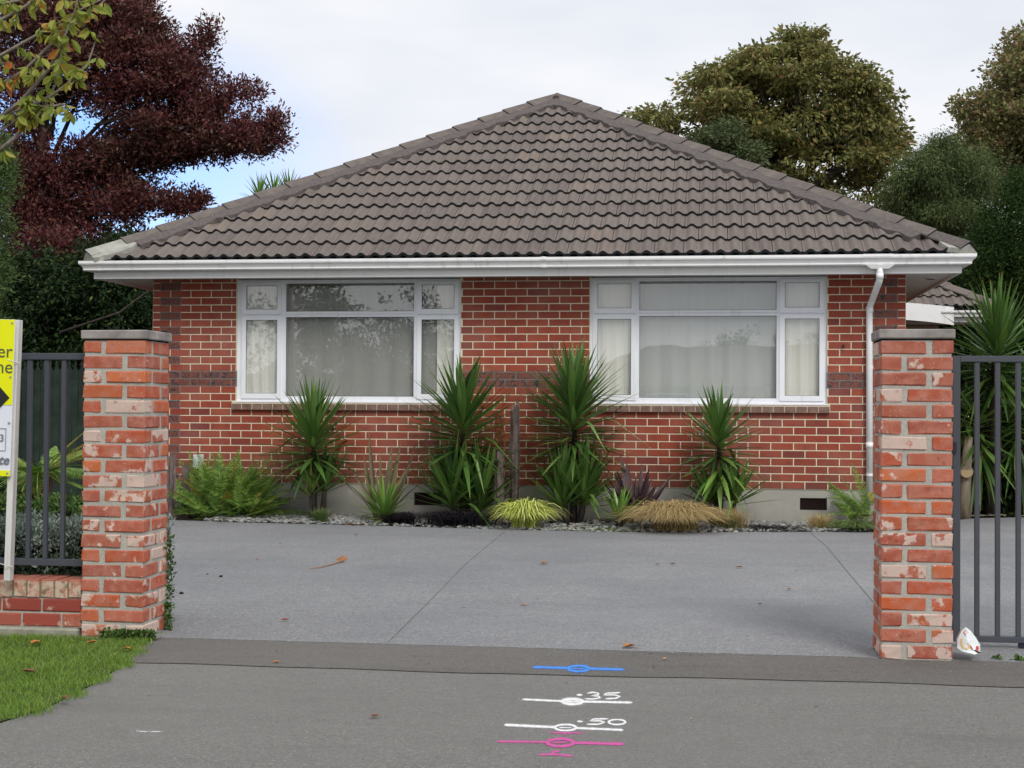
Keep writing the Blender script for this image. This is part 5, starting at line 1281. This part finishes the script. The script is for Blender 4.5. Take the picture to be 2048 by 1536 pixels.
# right-hand border behind the gate ------------------------------------------
pv_ = 1.9
pb_ = PV(1985, 1045, pv_); py_ = thing('giant_yucca', 'big spiky yucca rising above the sliding gate beside the rear wing', 'yucca', Vector((pb_.x, pv_, .05)))
for i, (hx, hy, rp_, n_, hp_, ee, dv) in enumerate(((1995, 722, 122, 120, 90, (-25, 84), 0), (1960, 880, 105, 40, 90, (-65, 40), -.2), (2035, 860, 120, 46, 100, (-60, 50), .1), (2080, 790, 110, 50, 80, (-40, 75), .3), (1935, 840, 85, 22, 60, (-60, 50), 0.1))):
    c = PV(hx, hy, pv_ + dv); s_ = pxm(c); rosette(py_, c, hp_ / s_, rp_ / s_, n_, 'yucca', YUC, .058, ee[0], ee[1], 70 + i)
q = MB(); q.tube([(pb_.x, pv_, .0), PV(1990, 900, pv_), PV(1992, 720, pv_)], [.10, .08, .05], 8); q.build('trunk', BARK, py_, True)
q = MB(); q.tube([(pb_.x + .3, pv_ + .2, .0), PV(2050, 900, pv_ + .2), PV(2075, 780, pv_ + .3)], [.09, .07, .05], 8); q.build('trunk', BARK, py_, True)
ct_ = PV(1928, 955, 1.55); tb = thing('cut_trunk', 'pale stem with a sawn branch stub behind the gate stile', 'trunk', Vector((ct_.x, 1.55, .03)))
q = MB(); q.tube([(ct_.x + .0, 1.55, .0), (ct_.x + .01, 1.55, .35), (ct_.x + .02, 1.56, .62), (ct_.x + .06, 1.60, 1.0)], [.085, .07, .065, .045], 12); q.build('stem', BARKP, tb, True)
q = MB(); q.tube([(ct_.x + .02, 1.56, .62), (ct_.x + .01, 1.44, .60)], [.07, .078], 12, True); q.mi = 1; q.tube([(ct_.x + .01, 1.4405, .60), (ct_.x + .0096, 1.436, .60)], .066, 12); q.build('stub', [BARKP, CUT], tb)
for nm, lab, x0, x1, y0, y1, z1, n_, sd in (('dark_shrub', 'dark dense shrub behind the giant yucca and gate', 9.0, 13.5, 2.6, 3.6, 2.0, 16000, 31), ('low_shrub', 'low dark undergrowth at the foot of the giant yucca', 8.9, 12.5, 1.9, 2.5, .75, 7000, 32)):
    hedge_far(nm, lab, x0, x1, y0, y1, 0, z1, n_, .10, UND, sd, 'shrub')
q = MB(); r = random.Random(9)
for i in range(26):
    a = r.uniform(0, PI); p = Vector((r.uniform(9.2, 11.2), r.uniform(1.55, 1.8), gz(2) + .012)); d = Vector((math.cos(a), math.sin(a) * .3, .05)) * r.uniform(.08, .3); q.tube([p, p + d], .006, 4)
tag(q.build('fallen_twigs', BARKP), 'brown twigs and dead leaves under the giant yucca', 'twigs', kind='stuff')
tb2 = hedge_far('boundary_hedge', 'tall dark hedge at the far right beyond the yucca', 12.5, 22, 3.5, 6, 0, 3.2, 26000, .12, UND, 41)

# left garden behind the railing ----------------------------------------------
pf = thing('paling_fence', 'dark green paling fence with pointed tops behind the left garden', 'fence', (-2.0, .45, .2))
q = MB(); pw = .074
q.add([(0, 0, 0), (pw, 0, 0), (pw, 0, 1.50), (pw * .62, 0, 1.555), (pw * .72, 0, 1.585), (pw * .5, 0, 1.625), (pw * .28, 0, 1.585), (pw * .38, 0, 1.555), (0, 0, 1.50)] + [(a, .018, b) for a, b in ((0, 0), (pw, 0), (pw, 1.50), (pw * .62, 1.555), (pw * .72, 1.585), (pw * .5, 1.625), (pw * .28, 1.585), (pw * .38, 1.555), (0, 1.50))],
      [tuple(range(9)), tuple(range(9, 18))[::-1]] + [(i, 9 + i, 9 + (i + 1) % 9, (i + 1) % 9) for i in range(9)])
pm = q.mesh('paling', PALE_G); x = -.12
for i in range(92):
    x -= pw + .004; place('paling', pm, pf, Matrix.Translation((x, .40 + rr.uniform(-.002, .002), .20 + rr.uniform(-.006, .006))))
for z in (.55, 1.4): bar(pf, 'rail', -7.4, -.12, .42, .46, z, z + .07, PALE_G)
for x in (-.3, -2.4, -4.8, -7.2): bar(pf, 'post', x, x + .09, .461, .55, 0, 1.65, PALE_G)
# tree fern
tfp = Vector((PV(72, 1060, -4.2).x, -4.2, .05))
TF = fern('tree fern with a brown fibrous trunk behind the railing', tfp + Vector((0, 0, .62)), 34, .62, .1, 51, (1, 1), .12, name='tree_fern', e=(-15, 45), spread=.05)
q = MB(); q.tube([tfp, tfp + Vector((.02, 0, .35)), tfp + Vector((.04, 0, .66))], [.10, .085, .10], 12); q.build('trunk', FTR, TF, True)
for i in range(4):
    d = Vector((.55 + .1 * i, rr.uniform(-.3, .1), .62)); place('frond', FRY[i % 2], TF, frame_m(tfp + Vector((.05, 0, .68)), d, (0, -.4, 1), .72, .5))
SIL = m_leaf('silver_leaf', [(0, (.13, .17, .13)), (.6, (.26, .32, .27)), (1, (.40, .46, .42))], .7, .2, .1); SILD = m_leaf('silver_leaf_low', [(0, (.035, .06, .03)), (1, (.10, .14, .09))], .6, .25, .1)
def box_hedge(name, label, x0, x1, y0, y1, z0, z1, n, size, mat, mat2, seed, asp=.45):
    r = np.random.default_rng(seed); t = thing(name, label, 'hedge', ((x0 + x1) / 2, (y0 + y1) / 2, 0))
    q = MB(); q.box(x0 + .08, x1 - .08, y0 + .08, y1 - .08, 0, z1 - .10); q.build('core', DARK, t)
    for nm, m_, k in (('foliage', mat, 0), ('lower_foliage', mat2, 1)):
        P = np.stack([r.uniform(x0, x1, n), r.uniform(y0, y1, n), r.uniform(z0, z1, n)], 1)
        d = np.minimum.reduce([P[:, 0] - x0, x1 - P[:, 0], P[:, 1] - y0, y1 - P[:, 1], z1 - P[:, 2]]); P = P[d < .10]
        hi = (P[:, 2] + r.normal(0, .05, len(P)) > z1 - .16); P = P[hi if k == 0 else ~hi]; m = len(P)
        P[:, 2] += .02 * np.sin(P[:, 0] * 13) + r.normal(0, .012, m)
        D = r.normal(0, .6, (m, 3)); D[:, 2] += .7; D[:, 1] -= .3; D /= np.linalg.norm(D, axis=1)[:, None]; sz = size * r.uniform(.6, 1.4, m)
        Sd = np.cross(D, r.normal(0, 1, (m, 3))); Sd /= np.linalg.norm(Sd, axis=1)[:, None]
        V = np.stack([P, P + D * (sz * .5)[:, None] + Sd * (sz * asp * .5)[:, None], P + D * sz[:, None], P + D * (sz * .5)[:, None] - Sd * (sz * asp * .5)[:, None]], 1).reshape(-1, 3)
        place(nm, npmesh(nm, V, np.arange(m * 4).reshape(m, 4), m_), t)
    return t
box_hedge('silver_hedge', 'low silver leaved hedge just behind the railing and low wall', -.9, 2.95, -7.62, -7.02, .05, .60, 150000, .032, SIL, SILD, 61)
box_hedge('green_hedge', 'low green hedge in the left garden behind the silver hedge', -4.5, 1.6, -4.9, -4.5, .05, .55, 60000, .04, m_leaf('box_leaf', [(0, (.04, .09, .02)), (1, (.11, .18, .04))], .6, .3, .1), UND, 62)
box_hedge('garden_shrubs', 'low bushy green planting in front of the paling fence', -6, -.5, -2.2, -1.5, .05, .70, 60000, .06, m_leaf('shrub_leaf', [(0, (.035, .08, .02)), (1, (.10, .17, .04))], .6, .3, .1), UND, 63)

# weeds at the pillar foot
def weeds(label, pts, n, h_, seed, name='weeds'):
    q = MB(); r = random.Random(seed)
    for i in range(n):
        p = Vector(pts[r.randrange(len(pts))]) + Vector((r.gauss(0, .012), r.gauss(0, .02), 0)); p.z += r.uniform(0, h_)
        d = Vector((r.uniform(-.4, 1), r.uniform(-1, .3), r.uniform(-.2, 1))).normalized() * r.uniform(.012, .028); s = d.cross(Vector((r.uniform(-1, 1), r.uniform(-1, 1), 1))).normalized() * d.length * .32
        q.add([p, p + d * .5 - s, p + d, p + d * .5 + s], [(0, 1, 2, 3)])
    return tag(q.build(name, WEED), label, 'weeds')
weeds('green weeds climbing the driveway side of the whitewashed pillar', [(3.135, -7.60 - .0 * k, .0) for k in range(4)] + [(3.13, -7.58, .12), (3.132, -7.57, .28), (3.128, -7.58, .4)], 420, .16, 3)
weeds('clump of green weeds at the lawn foot of the whitewashed pillar', [(2.9 + .02 * k, -7.975, 0) for k in range(16)], 900, .05, 4)
weeds('small weeds by the paper bag', [(7.75, -7.80, 0), (7.86, -7.82, 0)], 90, .01, 5)

# ------------------------------------------------------------------ survey marks (sprayed paint, flat)
def spray(name, c, a0=.30, a1=.42, amt=1.0):
    M = Mat(name, .85, .15); n = M.noise(210, None, 4, .75); n2 = M.noise(45, None, 3); M.col(M.ramp(n2, [(.35, tuple(x * .8 for x in c)), (.6, c)]))
    tr = M.n('BsdfTransparent'); f = M.ramp(n, [(a0, 0), (a1, amt)]); mx = M.n('MixShader', {0: f, 1: tr.outputs[0], 2: M.b.outputs[0]})
    M.nt.links.new(mx.outputs[0], M.nt.nodes['Material Output'].inputs[0]); return M.m
SPB, SPW, SPP = [[spray(nm, c), spray(nm + '_mist', c, .50, .66, .75)] for nm, c in (('blue_spray', (.08, .28, .78)), ('white_spray', (.80, .80, .80)), ('pink_spray', (.60, .11, .34)))]
def mark(name, label, strokes, mat, z=-.0012, seed=1, parent=None):
    strokes = [(a, b * 1.15) for a, b in strokes]
    r = random.Random(seed); q = MB()
    layers = [(st, w_ * 1.9, 1) for st, w_ in strokes] + [(st, w_, 0) for st, w_ in strokes]
    for st, w_, q.mi in layers:
        P = []
        for i in range(len(st) - 1):
            a, b = Vector(st[i]), Vector(st[i + 1]); n = max(1, int((b - a).length / 5))
            P += [a.lerp(b, k / n) for k in range(n)]
        P.append(Vector(st[-1])); ww = [w_ * r.uniform(.86, 1.14) for _ in P]
        closed = (Vector(st[0]) - Vector(st[-1])).length < .1
        L_, R_ = [], []
        for i, p in enumerate(P):
            a = P[i - 1] if i else (P[-2] if closed else p); b = P[i + 1] if i < len(P) - 1 else (P[1] if closed else p)
            t = (b - a); t = Vector((t.x, t.y * 2.2)).normalized(); n_ = Vector((-t.y * 1.0, t.x * .62)); 
            e = .35 if (not closed and i in (0, len(P) - 1)) else 1
            k = ww[i] * e; k = ww[0] if closed and i == len(P) - 1 else k
            L_.append(p + n_ * k * .5); R_.append(p - n_ * k * .5)
        for i in range(len(P) - 1):
            V = [PZ(v.x, v.y, z) for v in (L_[i], L_[i + 1], R_[i + 1], R_[i])]
            q.add(V, [(0, 1, 2, 3)])
        z += .00015
    q.mi = 0
    for i in range(46 if parent is None else 0):        # overspray specks
        st, w_ = r.choice(strokes); p = Vector(r.choice(st)) ; c = PZ(p.x + r.gauss(0, 9), p.y + r.gauss(0, 2.4), z); k = r.uniform(.0012, .0026)
        q.add([c + Vector((math.cos(a) * k, math.sin(a) * k, 0)) for a in (0, 1.57, 3.14, 4.71)], [(0, 1, 2, 3)])
    if parent is not None: return q.build(name, mat, parent)
    return tag(q.build(name, mat), label, 'painted mark')
def figure(label, items, seed):
    c = PZ(items[1][1][0][0][0][0], items[1][1][0][0][0][1], 0); t = thing('painted_figure', label, 'painted mark', c)
    for i, (nm, st) in enumerate(items): mark(nm, None, st, SPW, seed=seed + i, parent=t)
def ring_(cx, cy, rx, ry, n=26): return [(cx + rx * math.cos(2 * PI * i / n), cy + ry * math.sin(2 * PI * i / n)) for i in range(n + 1)]
mark('survey_mark', 'blue sprayed line with a ring on the dark asphalt strip', [([(1065, 1334), (1139, 1336)], 6), ([(1175, 1337), (1249, 1339)], 6), (ring_(1157, 1337, 20, 5.6), 6), ([(1142, 1337), (1172, 1337.5)], 3)], SPB, .0028, seed=1)
mark('survey_mark', 'white sprayed line and filled ring under the figure .35', [([(1044, 1398.5), (1130, 1402.5)], 5), ([(1160, 1403), (1265, 1405)], 6), (ring_(1145, 1403, 19, 5), 8), ([(1132, 1403), (1160, 1403)], 4)], SPW, seed=2)
figure('white sprayed figure .35 beside the filled ring', [('dot', [([(1153, 1389.5), (1165, 1390)], 6)]), ('digit', [([(1174, 1386.5), (1186, 1384.5), (1197, 1386.5), (1196, 1389.5), (1184, 1391), (1198, 1392.5), (1200, 1395.5), (1186, 1398), (1169, 1397.5)], 3.6)]), ('digit', [([(1241, 1385), (1213, 1386.5), (1208, 1390), (1228, 1389.5), (1240, 1392.5), (1232, 1396.5), (1210, 1397.5)], 3.6)])], 3)
mark('survey_mark', 'white sprayed line with an open ring under the figure .50', [([(1008, 1449.5), (1060, 1452), (1113, 1454.5)], 6.5), ([(1149, 1456), (1215, 1458.5), (1247, 1460)], 6), (ring_(1131, 1455, 21, 6), 5), ([(1118, 1455), (1144, 1455.5)], 3)], SPW, seed=4)
figure('white sprayed figure .50 beside the open ring', [('dot', [([(1154, 1442.5), (1166, 1443)], 6)]), ('digit', [([(1217, 1437.5), (1187, 1438), (1181, 1442), (1200, 1441.5), (1209, 1444.5), (1197, 1448.5), (1173, 1448.5)], 3.8)]), ('digit', [(ring_(1234, 1444, 16.5, 5), 4)])], 13)
mark('survey_mark', 'pink sprayed line with a large ring, longest of the marks', [([(994, 1482.5), (1098, 1484)], 5), ([(1144, 1485), (1248, 1488)], 7), (ring_(1121, 1485, 26, 7.5), 7), ([(1105, 1485), (1135, 1484)], 4)], SPP, seed=6)
mark('survey_mark', 'short pink sprayed bar with a stub pointing down, above the pink ring', [([(1101, 1465), (1164, 1466)], 4), ([(1128, 1466), (1130, 1470)], 8)], SPP, seed=7)
mark('survey_mark', 'short pink sprayed bar with a curl above it, nearest the viewer', [([(1077, 1509), (1110, 1508.5), (1146, 1512)], 5), ([(1104, 1508), (1108, 1503), (1120, 1502)], 6)], SPP, seed=8)
mark('chalk_line', 'thin broken white line on the footpath near the lawn', [([(274, 1462), (296, 1463)], 1.6), ([(300, 1463), (323, 1463)], 1.6)], SPW, seed=9)

# ------------------------------------------------------------------ litter
def dry_leaf(px, py, col_, l, label, seed, on=None):
    r = random.Random(seed); p = GR(px, py); a = r.uniform(0, PI); q = MB(); z = p.z + (.008 if py > 1290 else .010)
    X = Vector((math.cos(a), math.sin(a), 0)); Y = Vector((-math.sin(a), math.cos(a), 0)); c = Vector((p.x, p.y, z)); n = 5
    V = []
    for i in range(n + 1):
        t = i / n; w_ = math.sin(PI * t) ** .7 * l * .28 + .0008
        for s in (-1, 0, 1): V.append(c + X * (t - .5) * l + Y * s * w_ + Vector((0, 0, .25 * l * (t - .5) ** 2 + abs(s) * w_ * .5 * r.uniform(.6, 1.4))))
    F = []
    for i in range(n):
        for s in (0, 1): F.append((i * 3 + s, i * 3 + s + 1, i * 3 + s + 4, i * 3 + s + 3))
    q.add(V, F); m_ = Mat('dry_leaf', .8, .2, col_).m
    return tag(q.build('fallen_leaf', m_), label, 'leaf', 'fallen leaves')
OR_, RD_, BN_, YL_ = (.42, .17, .05), (.40, .06, .04), (.17, .075, .04), (.5, .34, .10)
for i, (x, y, c_, l, lb) in enumerate(((1088, 1129, OR_, .07, 'orange fallen leaf on the driveway in front of the yellow sedge'), (1048, 1211, OR_, .055, 'orange fallen leaf in the middle of the driveway'), (570, 1243, RD_, .05, 'red fallen leaf on the driveway nearest the dark strip'),
     (1345, 1130, BN_, .05, 'brown fallen leaf on the driveway below the small brown tussock'), (1478, 1137, OR_, .065, 'orange fallen leaf on the driveway in front of the bare-stemmed yucca'), (1315, 1131, BN_, .04, 'smaller brown fallen leaf below the tan tussock'), (1578, 1181, OR_, .045, 'pale orange fallen leaf on the driveway near the moss joint'),
     (1258, 1296, OR_, .09, 'long orange leaf on the driveway edge above the blue mark'), (1330, 1321, YL_, .03, 'tiny yellow leaf on the dark strip right of the blue mark'), (750, 1436, BN_, .045, 'brown fallen leaf on the footpath left of the survey marks'), (562, 1088, YL_, .04, 'yellow fallen leaf on the driveway below the large fern'), (712, 1071, BN_, .05, 'brown fallen leaf on the driveway edge below the flax'),
     (72, 1297, OR_, .09, 'orange leaf in the grass against the low wall footing'), (58, 1356, BN_, .07, 'brown leaf lying in the grass, lower of the two darkest'), (184, 1296, OR_, .06, 'orange leaf in the grass at the foot of the pillar'), (252, 1309, OR_, .06, 'orange leaf on the lawn corner beside the dark strip'), (515, 1121, RD_, .04, 'small red fallen leaf left of the palm stalk'), (553, 1327, OR_, .04, 'tiny orange leaf on the dark strip left of the centre'), (130, 1410, BN_, .06, 'brown leaf on the ragged lawn edge'), (1520, 1211, BN_, .03, 'small brown fallen leaf at the right of the driveway'))):
    o = dry_leaf(x, y, c_, l, lb, 100 + i)
    if x < 260: o.location.z += .022
def pod(px, py, s, label, seed):
    r = random.Random(seed); p = GR(px, py); q = MB(); V = []; F = []
    for j in range(5):
        for k in range(7):
            a = 2 * PI * k / 7; ph = PI * j / 4; V.append(p + Vector((math.cos(a) * math.sin(ph) * s * 1.2, math.sin(a) * math.sin(ph) * s, s * .55 + math.cos(ph) * s * .55)) + Vector([r.uniform(-1, 1) * s * .12 for _ in range(3)]))
    for j in range(4):
        for k in range(7): F.append((j * 7 + k, j * 7 + (k + 1) % 7, (j + 1) * 7 + (k + 1) % 7, (j + 1) * 7 + k))
    q.add(V, F); tag(q.build('seed_pod', Mat('pod_brown', .9, .2, (.035, .022, .018)).m), label, 'seed pod')
pod(442, 1154, .013, 'largest dark seed pod on the driveway left of the palm stalk', 1); pod(415, 1149, .007, 'tiny dark seed pod beside the largest one', 2); pod(363, 1188, .014, 'dark seed pod near the weeds at the pillar', 3); pod(346, 1195, .009, 'brown seed pod closest to the pillar weeds', 4)
q = MB(); pts = [GR(620, 1139), GR(640, 1137), GR(662, 1131), GR(680, 1126)]; q.tube([p + Vector((0, 0, .008)) for p in pts], [.0025, .003, .004, .005], 6)
e = pts[-1] + Vector((0, 0, .01)); d = (pts[-1] - pts[-2]).normalized(); s = Vector((-d.y, d.x, 0))
q.add([e, e + d * .05 - s * .05 + Vector((0, 0, .02)), e + d * .06 + Vector((0, 0, .045)), e + d * .05 + s * .06 + Vector((0, 0, .012)), e + d * .02 + Vector((0, 0, -.006))], [(0, 1, 2), (0, 2, 3), (0, 3, 4), (0, 4, 1)])
tag(q.build('palm_stalk', Mat('stalk_brown', .8, .2, (.30, .13, .06)).m), 'dry brown stalk with a fan tip lying on the driveway', 'stalk')

q = MB(); r = random.Random(44)
for i in range(260):
    x = r.uniform(3.3, 8.2); y = r.uniform(-9.9, -1.3) if r.random() < .7 else r.gauss(-7.86, .05)
    l = r.uniform(.003, .011); a = r.uniform(0, PI); zb_ = gz(y) + (.003 if y < -7.9 else .0015); c = Vector((x, y, zb_)); X = Vector((math.cos(a), math.sin(a), 0)) * l; Y = Vector((-math.sin(a), math.cos(a), 0)) * l * .4
    q.mi = r.choice((0, 0, 1, 2)); q.add([c - X, c - Y + Vector((0, 0, l * .3)), c + X, c + Y + Vector((0, 0, l * .15))], [(0, 1, 2, 3)])
tag(q.build('leaf_litter', [Mat('speck_pale', .8, .2, (.45, .42, .34)).m, Mat('speck_brown', .9, .1, (.16, .08, .04)).m, Mat('speck_orange', .9, .1, (.42, .16, .05)).m]), 'tiny scattered leaf crumbs and grit on the driveway and footpath', 'litter', kind='stuff')
# crumpled paper bag
BV = -7.86
PAPER = Mat('bag_paper', .6, .35); n_ = PAPER.noise(9, None, 4); PAPER.col(PAPER.ramp(n_, [(.35, (.60, .66, .68)), (.6, (.76, .79, .79))])); PAPER.bump(PAPER.noise(35, None, 4), .6, .008)
bag = thing('paper_bag', 'crumpled white takeaway paper bag with red and yellow print beside the pillar', 'paper bag', (PV(1940, 1300, BV).x, BV, 0))
def bp2(x, y, dv=0.0): q_ = PV(x, y, BV + dv); return (q_.x, q_.y, max(q_.z, .0045))
A_ = bp2(1931, 1254, .05); B_ = bp2(1922, 1264, .03); Cc_ = bp2(1914, 1280, .0); D_ = bp2(1914, 1296, -.03); E2 = bp2(1925, 1303, -.06); F2 = bp2(1950, 1309, -.08); G2 = bp2(1963, 1303, -.02); H2 = bp2(1961, 1291, .02); I2 = bp2(1953, 1277, .03); J2 = bp2(1943, 1264, .045)
ctr = bp2(1935, 1283, -.05); ctr2 = bp2(1948, 1301, -.055)
q = MB(); q.add([A_, B_, Cc_, D_, E2, F2, G2, H2, I2, J2, ctr, ctr2], [(0, 1, 10), (1, 2, 10), (2, 3, 10), (3, 4, 10), (4, 11, 10), (4, 5, 11), (5, 6, 11), (10, 11, 7), (7, 8, 10), (8, 9, 10), (9, 0, 10)])
back = [Vector(v) + Vector((.004, .05, 0)) for v in (A_, B_, Cc_, D_, E2, F2, G2, H2, I2, J2)]; back[0] = Vector(A_) + Vector((0, .004, 0))
b0 = len(q.v); q.add(back, [tuple(range(10))[::-1]])
for i in range(10):
    j = (i + 1) % 10
    if i in (5, 6): continue
    q.f.append((i, j, b0 + j, b0 + i)); q.m.append(0)
q.build('bag_body', PAPER.m, bag)
q = MB(); q.add([bp2(1946, 1300, -.058), bp2(1962, 1304, -.03), bp2(1959, 1306.3, -.05), bp2(1950, 1305, -.06)], [(0, 1, 2, 3)]); q.build('bag_mouth', DARK, bag)
def decal(nm, pts, c, dv=-.064):
    q = MB(); n = len(pts); f = [bp2(x, y, d_) for x, y, d_ in pts]; q.add(f, [tuple(range(n))]); q.build(nm, Mat(nm, .6, .3, c).m, bag)
def onbag(x, y):      # depth of the bag surface at a picture point, from its triangles
    best = 0
    vs = {'A': (1931, 1254, .05), 'B': (1922, 1264, .03), 'C': (1914, 1280, 0), 'D': (1914, 1296, -.03), 'E': (1925, 1303, -.06), 'K': (1935, 1283, -.05), 'L': (1948, 1301, -.055), 'H': (1961, 1291, .02), 'I': (1953, 1277, .03), 'J': (1943, 1264, .045), 'F': (1950, 1309, -.08), 'G': (1963, 1303, -.02)}
    for t in ('ABK', 'BCK', 'CDK', 'DEK', 'ELK', 'KLH', 'HIK', 'IJK', 'JAK', 'EFL', 'FGL'):
        (x1, y1, a), (x2, y2, b), (x3, y3, c) = [vs[k] for k in t]; den = (y2 - y3) * (x1 - x3) + (x3 - x2) * (y1 - y3)
        u = ((y2 - y3) * (x - x3) + (x3 - x2) * (y - y3)) / den; v = ((y3 - y1) * (x - x3) + (x1 - x3) * (y - y3)) / den; w3 = 1 - u - v
        if min(u, v, w3) > -.01: return u * a + v * b + w3 * c
    return 0
def dec(nm, pts, c, lift=.0035): decal(nm, [(x, y, onbag(x, y) - lift) for x, y in pts], c)
dec('red_square', [(1926, 1264.5), (1931.5, 1259.5), (1937, 1266), (1931, 1271.5)], (.50, .05, .045))
for k in range(3): dec('square_print', [(1928.6 + k * 1.4, 1265.5 + k * 1.2), (1930.6 + k * 1.4, 1263.4 + k * 1.2), (1931.2 + k * 1.4, 1264 + k * 1.2), (1929.2 + k * 1.4, 1266.1 + k * 1.2)], (.75, .5, .5), .0050)
dec('red_stroke', [(1939.5, 1291), (1942, 1291), (1946.5, 1299), (1944, 1300)], (.50, .05, .06)); dec('red_stroke', [(1952.5, 1292), (1956.5, 1292), (1957.5, 1297), (1956, 1302), (1953, 1302), (1952, 1297)], (.50, .05, .06))
arc = [(1920, 1278), (1923, 1276.5), (1925.5, 1278), (1924, 1284), (1927, 1291), (1932, 1295.5), (1937, 1295), (1937, 1290), (1934, 1287), (1936, 1284.5), (1939.5, 1289), (1939.5, 1296), (1933, 1299.5), (1926, 1297), (1921, 1289)]
for a_, b_ in zip(arc[:7], (arc[0], arc[14], arc[14], arc[13], arc[13], arc[12], arc[11])): pass
for tri in ((0, 1, 2, 3, 14), (14, 3, 4, 13), (13, 4, 5, 12), (12, 5, 6, 11), (11, 6, 7, 10), (10, 7, 8, 9)): dec('yellow_swirl', [arc[i] for i in tri], (.72, .50, .22))

# ------------------------------------------------------------------ across the street (seen mirrored in the window panes)
nb = thing('neighbour_house', 'low hipped roof house across the street mirrored in the right window', 'house', (12, -64, 0))
q = MB(); q.box(-1.5, 26, -68, -60, 0, 2.5); q.build('wall', m_simple('neighbour_wall', (.30, .27, .22), (.38, .34, .28), 2), nb)
q = MB(); q.add([(-2.6, -59.2, 2.4), (27, -59.2, 2.4), (27, -69, 2.4), (-2.6, -69, 2.4), (3.0, -64, 4.75), (22, -64, 4.75)], [(0, 1, 5, 4), (1, 2, 5), (2, 3, 4, 5), (3, 0, 4), (0, 3, 2, 1)]); q.build('roof', m_simple('neighbour_roof', (.10, .085, .08), (.15, .13, .12), 3), nb)
for x in (3, 9, 16, 21):
    q = MB(); q.cbox(x, x + 2.2, -60, -59.95, .9, 2.1, .02); w0 = q.build('window', FRAME, nb); q = MB(); q.box(x + .08, x + 2.12, -59.95, -59.94, .98, 2.02); q.build('pane', BLACK, w0)
OPP = m_leaf('street_tree_leaf', [(0, (.02, .04, .015)), (1, (.06, .10, .03))], .6, .3, .1)
def far_tree(label, x, y, z, rx, rz, seed, n=110, sz=.16, trunk_=True):
    t = thing('street_tree', label, 'tree', (x, y, 0), 'trees across the street'); r = random.Random(seed)
    el = [(np.array([x + r.uniform(-.4, .4) * rx, y + r.uniform(-.5, .5), z + r.uniform(-.45, .45) * rz]), np.array([rx * .6, rx * .5, rz * .55]), 1) for _ in range(6)]
    foliage('crown', el, n, 46, .45, sz, OPP, t, seed, .5, .2, .8, .5, .2)
    q = MB(); q.tube([(x, y, 0), (x, y, z)], [.2, .07], 7); q.build('trunk', BARK, t, True)
for i, (lb, x, y, z, rx, rz) in enumerate((('tall street tree mirrored at the far left of the left window', -13, -40, 5.5, 3.0, 3.4), ('airy street tree mirrored in the left window', -9.3, -41, 5.2, 2.4, 3.2), ('round street tree mirrored at the right of the left window', -4.9, -40, 3.6, 2.2, 2.7),
     ('street tree mirrored low in the left window centre', -7.2, -39, 2.8, 2.0, 2.2), ('street tree mirrored behind the first one', -17, -42, 5, 3, 4), ('round tree mirrored right of the roof in the right window', 11.2, -72, 3.9, 3.8, 2.3), ('small tree mirrored above the neighbour roof', 7.5, -74, 4.0, 2.6, 2.4), ('tree mirrored at the right edge of the right window', 16, -72, 3.4, 3.5, 2.6))):
    far_tree(lb, x, y, z, rx, rz, 200 + i, 150 if i < 5 else 110, .17)
tag(hedge_far('street_hedge', None, -26, -2.6, -43.5, -42, 0, 3.0, 16000, .3, MASS, 77), 'dark hedge across the street mirrored in the left window', 'hedge')
